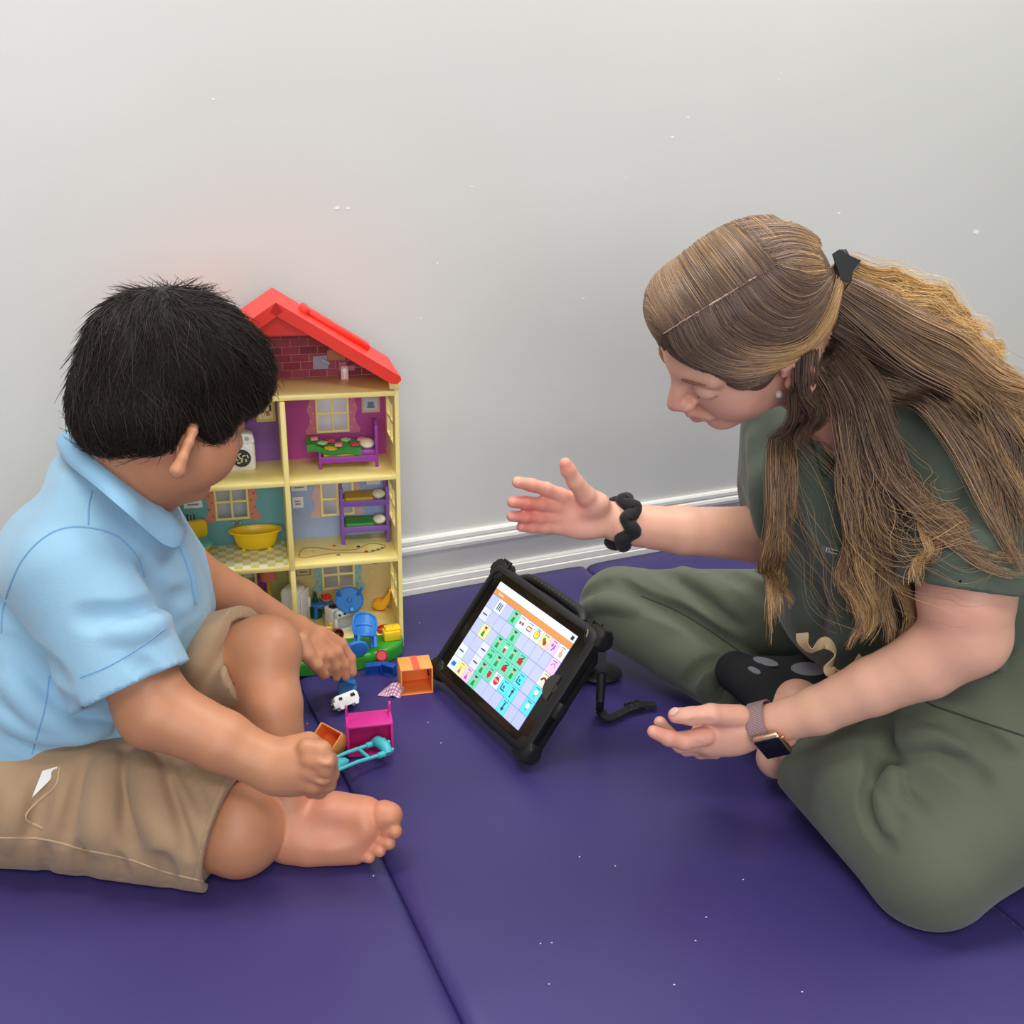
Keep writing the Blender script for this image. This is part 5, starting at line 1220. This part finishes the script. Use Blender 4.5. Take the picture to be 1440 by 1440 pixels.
crease(tr, [([(1222, 1005), (1238, 1045), (1245, 1082), (1240, 1112)], .012, .014, -1), ([(1240, 1085), (1222, 1120), (1230, 1165), (1250, 1190)], .007, .008, -1), ([(1256, 1085), (1243, 1120), (1250, 1160)], .008, .006, 1), ([(1300, 1015), (1345, 1035), (1385, 1068)], .006, .005, -1), ([(1330, 1008), (1375, 1030), (1420, 1062)], .006, .005, -1), ([(1238, 1092), (1260, 1120), (1290, 1140)], .008, .006, -1),
            ([(1252, 1100), (1262, 1130), (1286, 1146)], .008, .005, 1), ([(1262, 1060), (1310, 1050), (1350, 1072), (1380, 1100)], .010, .005, -1), ([(1270, 1040), (1320, 1030), (1360, 1045)], .010, .005, 1), ([(1280, 1000), (1330, 1010), (1400, 1050)], .010, .006, -1),
            ([(905, 845), (960, 868), (1010, 900), (1052, 932)], .010, .009, -1), ([(822, 838), (850, 822), (875, 828), (905, 845)], .009, .006, -1), ([(815, 860), (850, 848), (890, 856)], .009, .005, 1), ([(870, 815), (890, 832), (915, 846)], .008, .006, -1),
            ([(920, 800), (960, 820), (1000, 850), (1035, 880)], .010, .006, -1), ([(1000, 798), (1040, 815), (1078, 850)], .010, .006, -1), ([(960, 800), (1005, 825), (1045, 860)], .010, .004, 1),
            ([(1003, 990), (1016, 962), (1052, 942)], .006, .007, -1), ([(985, 975), (1000, 950), (1035, 930)], .010, .005, 1), ([(965, 960), (985, 938), (1015, 925)], .008, .004, -1)], st_)
apply(tr, st_); tr.clipz()
m_pant = mat('green_trousers', (87, 93, 75), .82, var=.05, vscale=14, bump=.15, bscale=900, sheen=.2)
pant = blob(tr, 'trousers', m_pant, w_o, .0036)
surf_tube(tr, [(902, 838), (950, 858), (1000, 888), (1048, 922)], .0009, 'leg_seam', m_gseam, pant); surf_tube(tr, [(1285, 905), (1285, 950), (1300, 985), (1350, 1005), (1440, 1035)], .0011, 'pocket_seam', m_gseam, pant)
# drawstring lying in the lap
def ribbon(pts, wd, name, m, par):
    P = spline(np.array(pts), 60); T = np.gradient(P, axis=0); T /= np.linalg.norm(T, axis=1)[:, None]; rg = []
    for i, (p, t_) in enumerate(zip(P, T)):
        a = i*.16; n0 = nrm(np.cross(t_, FWD)); n1 = np.cross(t_, n0); s_ = n0*math.cos(math.sin(a)*1.2)+n1*math.sin(math.sin(a)*1.2); n_ = np.cross(t_, s_)
        rg.append([p+s_*wd/2*x+n_*.0006*y for x, y in ((-1, -1), (1, -1), (1, 1), (-1, 1))])
    return MB().grid(rg).build(name, m, par)
m_tan = mat('tan_twill_tape', (178, 152, 116), .85, bump=.2, bscale=900)
ribbon([J(1128, 890, 1.04), J(1130, 905, 1.035), J(1142, 915, 1.03), J(1160, 904, 1.03), J(1175, 918, 1.025), J(1165, 940, 1.02), J(1178, 946, 1.015), J(1200, 936, 1.01), J(1214, 926, 1.01)], .014, 'drawstring', m_tan, pant)
# sock with grey toe
sk = Field()
sk.chain([J(1092, 992, 1.15), J(1072, 966, 1.175), J(1035, 945, 1.21)], [.036, .034, .028], .02)
sk.chain([J(1090, 955, 1.18), J(1140, 950, 1.165), J(1200, 955, 1.14)], [.028, .028, .026], .02)
sock = blob(sk, 'sock', mat('black_knit', (24, 24, 27), .9, bump=.3, bscale=900), w_o, .003)
for px_ in ([(1112, 938), (1122, 950), (1156, 952), (1158, 940), (1148, 932), (1128, 934)], [(1054, 938), (1062, 952), (1066, 944), (1060, 936)], [(1060, 926), (1072, 934), (1092, 936), (1090, 931), (1070, 927)]):
    q = sk.trace(*np.array(px_).T, .0010); q = q[~np.isnan(q[:, 0])]
    if len(q) > 2:
        c_ = q.mean(0); nn = nrm(sk.grad(c_[None])[0]); ex = nrm(q[len(q)//2]-q[0]); ex = nrm(ex-nn*(ex@nn)); L2_ = np.linalg.norm(q-c_, axis=1).max()
        c2 = c_-nn*float(sk.ev(c_[None])[0]); MB(frame(ex, np.cross(nn, ex), nn, c2)).sph((0, 0, -.001), (L2_, L2_*.40, .0016), seg=14).build('sock_patch', mat('grey_knit', (118, 118, 126), .95, bump=.3, bscale=900), sock)
# ---------------------------------------------------------------- scrunchie and watch
ax = nrm(J(960, 746, 1.225)-J(860, 735, 1.198)); e1 = nrm(np.cross(ax, (0, 0, 1))); e2 = np.cross(ax, e1); cS = J(874, 734, 1.20)
path = []; rr = []
for a in np.linspace(0, 2*math.pi, 97)[:-1]:
    path.append(cS+(e1*math.cos(a)+e2*math.sin(a))*(.0285+.0015*math.cos(a*7+.5))+ax*(.0062*math.sin(a*6+1.))); rr.append(.0088+.0010*math.cos(a*12+.8)+.0005*math.sin(a*23))
MB().tube(path, rr, 12, closed=True).build('scrunchie', mat('black_velvet', (14, 14, 16), .85, bump=.3, bscale=350, sheen=.1), w_o)
ax = nrm(J(1150, 999, 1.0)-J(1060, 1021, 1.026)); cW = J(1074, 1019, 1.021); e1 = nrm(np.cross(ax, (0, 0, 1))); e2 = np.cross(ax, e1)
if e1[1] > 0: e1 = -e1; e2 = np.cross(ax, e1)
wat = None
rings = []
for a in np.linspace(0, 2*math.pi, 49)[:-1]:
    d_ = e1*math.cos(a)+e2*math.sin(a); rings.append([cW+d_*(.0258)+ax*x for x in (-.0105, .0105)]+[cW+d_*(.0274)+ax*x for x in (.0105, -.0105)])
rings.append(rings[0])
m_band = bpy.data.materials.new('woven_band'); m_band.use_nodes = True; nt = m_band.node_tree; bs = nt.nodes['Principled BSDF']; bs.inputs['Roughness'].default_value = .8
wv_ = nt.nodes.new('ShaderNodeTexWave'); wv_.inputs['Scale'].default_value = 160; tc = nt.nodes.new('ShaderNodeTexCoord'); nt.links.new(tc.outputs['Object'], wv_.inputs[0]); wv_.bands_direction = 'DIAGONAL'
mx = nt.nodes.new('ShaderNodeMix'); mx.data_type = 'RGBA'; mx.inputs[6].default_value = (*lin((122, 96, 100)), 1); mx.inputs[7].default_value = (*lin((168, 140, 142)), 1); nt.links.new(wv_.outputs['Fac'], mx.inputs[0]); nt.links.new(mx.outputs[2], bs.inputs[0])
wat = MB().grid(rings, True, False).build('wristwatch', m_band, w_o)
wp = J(1088, 1044, .992); wd_ = nrm((wp-cW)-ax*((wp-cW)@ax)); wy = np.cross(wd_, ax)
M_ = frame(ax, wy, wd_, cW+wd_*.0305+ax*.010)
MB(M_).box((0, 0, 0), (.033, .038, .0095), .004, 4).build('watch_case', mat('rose_gold', (226, 190, 160), .25, metal=1.), wat)
MB(M_).box((0, 0, .0042), (.029, .034, .003), .0014, 3).build('watch_screen', mat('watch_glass', (8, 8, 10), .08), wat)
MB(M_).lathe([(.003, 0), (.003, .002)], M=Matrix.Translation((.0165, .008, 0)) @ Matrix.Rotation(math.pi/2, 4, 'Y'), seg=12).build('watch_crown', mat('rose_gold'), wat)
# ---------------------------------------------------------------- hair
wh = Field()
wh.u(ell(ww((-.018, 0, .038)), np.array((.096, .078, .081))*ws, wR), .01)
wh.u(ell(ww((.020, 0, .072)), np.array((.054, .058, .040))*ws, wR), .025)
wh.u(ell(ww((.040, -.018, .074)), np.array((.036, .048, .032))*ws, wR), .025)
wh.u(ell(ww((-.068, 0, .012)), np.array((.044, .064, .064))*ws, wR), .03)
for y in (-1, 1): wh.u(ell(ww((.022, y*.062, .000)), np.array((.020, .012, .028))*ws, wR), .015)
for y in (-1, 1): wh.u(ell(ww((.012, y*.061, .022)), np.array((.036, .014, .030))*ws, wR), .02)
m_wh = mat('brown_blond_hair', (150, 112, 80), .38, attr='Col', spec=.45)
capw = blob(wh, 'hair', mat('hair_scalp', (96, 74, 60), .6), w_o, .0035)
ASH = np.array(lin((98, 78, 68))); BRN = np.array(lin((138, 111, 92))); GLD = np.array(lin((198, 156, 106))); LGT = np.array(lin((246, 206, 140)))
alls = Field(); alls.ops = tpb+[o for o in wm.ops if o[1].c[2] > .25 and o[1].c[0] > .2]+wh.ops
def guide3(F, pts, off, n=22):
    """3-D guide through photo pixels; a third value fixes its distance, else it lies on the surface"""
    Q = F.trace([p[0] for p in pts], [p[1] for p in pts], off)
    out = [J(*p) if len(p) == 3 else q for p, q in zip(pts, Q)]
    return spline(np.array([o for o in out if not np.isnan(o).any()]), n)
def sheet(F, guides, n, off, jit, r, tone, name, N=22, lift=.002):
    G = np.stack([guide3(F, g, off, N) for g in guides]); m = len(G)
    u = RNG.uniform(0, m-1, n); i = np.clip(u.astype(int), 0, m-2); t = (u-i)[:, None, None]
    t = t*t*(3-2*t)*.3+t*.7
    P = G[i]*(1-t)+G[i+1]*t
    P = P+RNG.normal(size=(n, 1, 3))*jit+np.cumsum(RNG.normal(size=(n, N, 3)), 1)*jit*.06
    Pf = P.reshape(-1, 3); e = F.ev(Pf); g = F.grad(Pf); tgt = off+RNG.uniform(0, lift, (n, 1))*np.ones((1, N)); Pf = Pf+g*np.clip(tgt.reshape(-1)-e, -.02, .02)[:, None]*.9
    P = Pf.reshape(n, N, 3); tt = np.linspace(0, 1, N)
    k = np.clip(RNG.normal(.4, .48, (n, 1, 1))+tone(tt)[None, :, None], 0, 2)
    C = np.where(k < 1, ASH*(1-np.minimum(k, 1))+BRN*np.minimum(k, 1), BRN*(2-k)+GLD*(k-1))*RNG.uniform(.7, 1.3, (n, 1, 1))
    return strands(P, r*RNG.uniform(.7, 1.2, (n, 1))*np.ones((1, N)), C, name, m_wh, capw)
part = [(936, 468), (962, 452), (990, 435), (1020, 417), (1050, 398), (1080, 380), (1100, 372)]
near = [[(950, 488), (975, 508), (1010, 528), (1050, 542), (1090, 544), (1120, 532), (1145, 508), (1160, 480)],
        [(937, 472), (930, 490), (955, 500), (1000, 518), (1050, 530), (1100, 520), (1140, 490), (1160, 450)],
        [(950, 466), (965, 490), (1005, 510), (1060, 518), (1110, 505), (1145, 470), (1164, 430), (1170, 390)],
        [(972, 452), (988, 480), (1025, 500), (1075, 504), (1120, 488), (1150, 455), (1165, 420), (1170, 388)],
        [(1000, 434), (1016, 462), (1050, 484), (1090, 488), (1128, 472), (1152, 442), (1165, 412), (1170, 385)],
        [(1030, 416), (1050, 444), (1080, 462), (1110, 464), (1140, 445), (1158, 420), (1166, 400), (1170, 383)],
        [(1062, 395), (1085, 420), (1110, 434), (1132, 430), (1150, 415), (1160, 400), (1167, 390), (1171, 382)],
        [(1095, 374), (1112, 385), (1130, 392), (1145, 392), (1155, 388), (1162, 384), (1168, 380), (1172, 376)]]
sheet(wh, near, 3400, .0022, .0016, .00034, lambda t: -.30+.4*t, 'hair_near_side', lift=.0025)
sheet(wh, near[2:5], 1500, .0066, .0016, .00036, lambda t: -.2+2.0*np.clip((t-.15)*2.2, 0, 1)*np.clip(1.3-t*.4, 0, 1), 'hair_twist', lift=.005)
# hair combed over the far side of the parting, built on the head's own axes
far = []; PT = wh.trace(*np.array([(928, 470)]+part+[(1120, 368), (1140, 366)]).T); PT = spline(PT[~np.isnan(PT[:, 0])], 10)
for k, p in enumerate(PT):
    l_ = (p-wC)@wR.T/ws; a = k/9.; th0 = math.atan2(l_[1]/.080, (l_[2]-.042)/.082); g = []
    for b in np.linspace(0, 1, 10):
        th_ = th0-b*1.9; rr_ = math.sqrt(max(.05, 1-((l_[0]+.016)/.101)**2)); xx = l_[0]-.045*b**1.4*(1-.75*a)
        g.append(ww((xx, .080*math.sin(th_)*rr_, .042+.082*math.cos(th_)*rr_)))
    far.append(g)
def sheet3(F, guides, n, off, jit, r, tone, name, N=20, lift=.003):
    G = np.stack([spline(np.array(g), N) for g in guides]); m = len(G); u = RNG.uniform(0, m-1, n); i = np.clip(u.astype(int), 0, m-2); t = (u-i)[:, None, None]
    P = G[i]*(1-t)+G[i+1]*t+RNG.normal(size=(n, 1, 3))*jit+np.cumsum(RNG.normal(size=(n, N, 3)), 1)*jit*.06
    Pf = P.reshape(-1, 3)
    for _ in range(3):
        e = F.ev(Pf); g = F.grad(Pf); Pf = Pf+g*(np.repeat(off+RNG.uniform(0, lift, n), N)-e)[:, None]*.8 if _ == 0 else Pf+g*np.clip(off-e, 0, .02)[:, None]
    P = Pf.reshape(n, N, 3); tt = np.linspace(0, 1, N); k = np.clip(RNG.normal(.5, .5, (n, 1, 1))+tone(tt)[None, :, None], 0, 2)
    C = np.where(k < 1, ASH*(1-np.minimum(k, 1))+BRN*np.minimum(k, 1), BRN*(2-k)+GLD*(k-1))*RNG.uniform(.7, 1.3, (n, 1, 1))
    return strands(P, r*RNG.uniform(.7, 1.2, (n, 1))*np.ones((1, N)), C, name, m_wh, capw)
sheet3(wh, far, 3000, .0022, .0016, .00036, lambda t: -.25+2.6*t*(1-t)+.6*t, 'hair_far_side')
crown_g = [near[-1][:1]+near[-1][2:6:2]+near[-1][-1:], [(1092, 374), (1120, 368), (1150, 372), (1172, 381)], [(1072, 352), (1108, 344), (1145, 354), (1172, 377)], [(1052, 330), (1100, 325), (1145, 340), (1171, 372)], [(1030, 322), (1090, 316), (1138, 328), (1168, 364)]]
sheet(wh, crown_g, 1300, .0030, .0018, .00036, lambda t: .1+.9*t, 'hair_crown', lift=.003)
# pale skin of the parting
P = wh.trace(*np.array(part[:-1]).T, .0036); P = spline(P[~np.isnan(P[:, 0])], 24)
MB().tube(P+RNG.normal(size=P.shape)*.0003, [.0002]+[.0009]*22+[.0002], 6).build('parting', mat('scalp_skin', (190, 158, 150), .7), capw)
# long wavy locks
def lock(F, pts, n, w0, w1, w2, off, tone0, tone1, wave=.006, freq=3., name='hair_lock', r=.00038, N=32, flat=.5):
    g = guide3(F, pts, off, N); T = np.gradient(g, axis=0); T /= np.linalg.norm(T, axis=1)[:, None]
    A = np.cross(T, FWD); A /= np.linalg.norm(A, axis=1)[:, None]; Bv = np.cross(T, A); tt = np.linspace(0, 1, N)
    wd = np.where(tt < .5, w0+(w1-w0)*np.sin(np.pi*tt/1.), w2+(w1-w2)*np.sin(np.pi*tt/1.))
    K_ = 7; ci = RNG.integers(0, K_, n); ca, cb, cp, cf, cl = RNG.normal(size=K_)*.55, RNG.normal(size=K_)*.55*flat, RNG.normal(size=K_)*1.1, RNG.uniform(.8, 1.25, K_), RNG.uniform(.82, 1., K_)
    co = (1-.55*tt)[None]; a = ca[ci][:, None]+RNG.normal(size=(n, 1))*.36*co; b = cb[ci][:, None]+RNG.normal(size=(n, 1))*.36*flat*co
    ph = RNG.normal(size=(n, 1))*.3+cp[ci][:, None]; am = wave*1.3*(tt**1.3)[None]*RNG.uniform(.6, 1.3, (n, 1))
    ph0 = RNG.uniform(0, 6); fr_ = freq*cf[ci][:, None]
    sw = am*np.sin(2*np.pi*fr_*tt[None]+ph+ph0); sw2 = am*.7*np.cos(2*np.pi*fr_*tt[None]+ph+ph0)
    fz = np.cumsum(RNG.normal(size=(n, N)), 1)*.00022; fz2 = np.cumsum(RNG.normal(size=(n, N)), 1)*.00022
    P = g[None]+A[None]*(a*wd[None]+sw+fz)[..., None]+Bv[None]*(b*wd[None]+sw2+fz2)[..., None]
    ln = RNG.uniform(.85, 1.0, (n, 1))*cl[ci][:, None]; idx = tt[None]*ln*(N-1); i0 = np.clip(idx.astype(int), 0, N-2); fr = (idx-i0)[..., None]; rw = np.arange(n)[:, None]
    P = P[rw, i0]*(1-fr)+P[rw, i0+1]*fr
    k = np.clip(tone0+(tone1-tone0)*tt[None, :, None]+RNG.normal(0, .3, (n, 1, 1)), 0, 3)
    k = np.clip(k+(RNG.normal(size=K_)*.25)[ci][:, None, None], 0, 3)
    C = np.where(k < 1, ASH*(1-np.minimum(k, 1))+BRN*np.minimum(k, 1), np.where(k < 2, BRN*(2-k)+GLD*(k-1), GLD*(3-k)+LGT*(k-2)))*RNG.uniform(.65, 1.3, (n, 1, 1))
    return strands(P, r*RNG.uniform(.6, 1.2, (n, 1))*(1-.6*tt**4)[None], C, name, m_wh, capw)
L_ = lock
L_(alls, [(1120, 528), (1128, 560), (1120, 610), (1114, 660), (1110, 710), (1106, 760), (1098, 800), (1102, 840, 1.03), (1090, 885, 1.03), (1082, 918, 1.03)], 520, .008, .012, .006, .012, .4, 2.1, .006, 3.5)
L_(alls, [(1162, 520), (1192, 570), (1210, 640), (1212, 720), (1207, 800), (1210, 860, 1.0), (1200, 924, .99)], 640, .010, .018, .010, .014, .3, 1.9, .007, 3.5)
L_(alls, [(1150, 500), (1190, 560), (1225, 640), (1240, 720), (1246, 800), (1242, 870, .99), (1224, 930, .98)], 680, .012, .020, .012, .014, .3, 1.8, .007, 3.)
L_(alls, [(1160, 490), (1215, 550), (1255, 620), (1290, 680), (1330, 735), (1385, 775), (1445, 795)], 560, .012, .018, .009, .010, .3, 1.5, .006, 2.5)
L_(alls, [(1165, 470), (1230, 525), (1300, 560), (1355, 600), (1395, 660), (1420, 740), (1436, 810)], 560, .012, .022, .012, .008, .3, 1.4, .006, 2.5)
L_(alls, [(1168, 440), (1225, 490), (1300, 520), (1370, 545), (1410, 590), (1435, 650), (1445, 740)], 600, .012, .024, .014, .008, .35, 1.4, .006, 2.5)
L_(alls, [(1172, 410), (1215, 455), (1280, 480), (1345, 500), (1400, 535), (1440, 590), (1460, 650)], 640, .012, .024, .016, .010, .5, 1.7, .006, 2.5)
L_(alls, [(1178, 385, 1.10), (1215, 410, 1.12), (1260, 425, 1.14), (1310, 440, 1.15), (1355, 470, 1.16), (1400, 515, 1.16), (1445, 575, 1.15)], 720, .012, .022, .014, .008, 1.5, 2.9, .009, 4.)
L_(alls, [(1182, 378, 1.12), (1225, 398, 1.15), (1275, 412, 1.17), (1330, 440, 1.18), (1370, 478, 1.18), (1425, 522, 1.17)], 480, .010, .018, .010, .008, 2.1, 3.0, .010, 4.5)
L_(alls, [(1118, 500), (1132, 540), (1142, 570), (1136, 600), (1128, 640)], 300, .009, .010, .006, .010, .2, .9, .003, 2.)
L_(alls, [(1300, 690), (1312, 740), (1318, 775), (1302, 795), (1296, 818)], 90, .004, .006, .003, .012, 1.2, 2.2, .004, 2.)
L_(alls, [(1150, 508), (1168, 526), (1186, 552), (1202, 590), (1218, 640)], 420, .012, .014, .010, .008, .2, .7, .003, 2.)
L_(alls, [(1160, 490), (1180, 510), (1200, 535), (1222, 575), (1250, 620)], 420, .012, .016, .010, .008, .2, .8, .003, 2.)
# flyaway hairs across the sleeve and round the crown
for c in ([(1230, 600), (1290, 690), (1330, 720), (1400, 730)], [(1220, 640), (1290, 760), (1340, 780), (1420, 760)], [(1120, 600), (1180, 700), (1230, 800), (1290, 860)]):
    L_(alls, c, 45, .02, .07, .07, .012, .9, 1.8, .012, 2., 'flyaway_hair', .00028)
# clip
pc = wh.trace(1168, 385)[0]; pc = pc if not np.isnan(pc).any() else J(1168, 385, 1.1)
cl = MB(frame(RGT, FWD, UPV, pc+RGT*.010+UPV*.006-FWD*.006))
for k in range(4):
    a = -.6+.4*k; cl.prism([(-.006, -.014), (.003, -.017), (.008, -.006), (.017, .001), (.008, .007), (-.001, .016), (-.009, .013)], -.005+.0026*k, -.003+.0026*k, M=Matrix.Rotation(a*.35, 4, 'Y') @ Matrix.Rotation(.12*k, 4, 'X'))
cl.build('hair_clip', mat('clip_black', (22, 24, 24), .25), w_o, smooth=False)
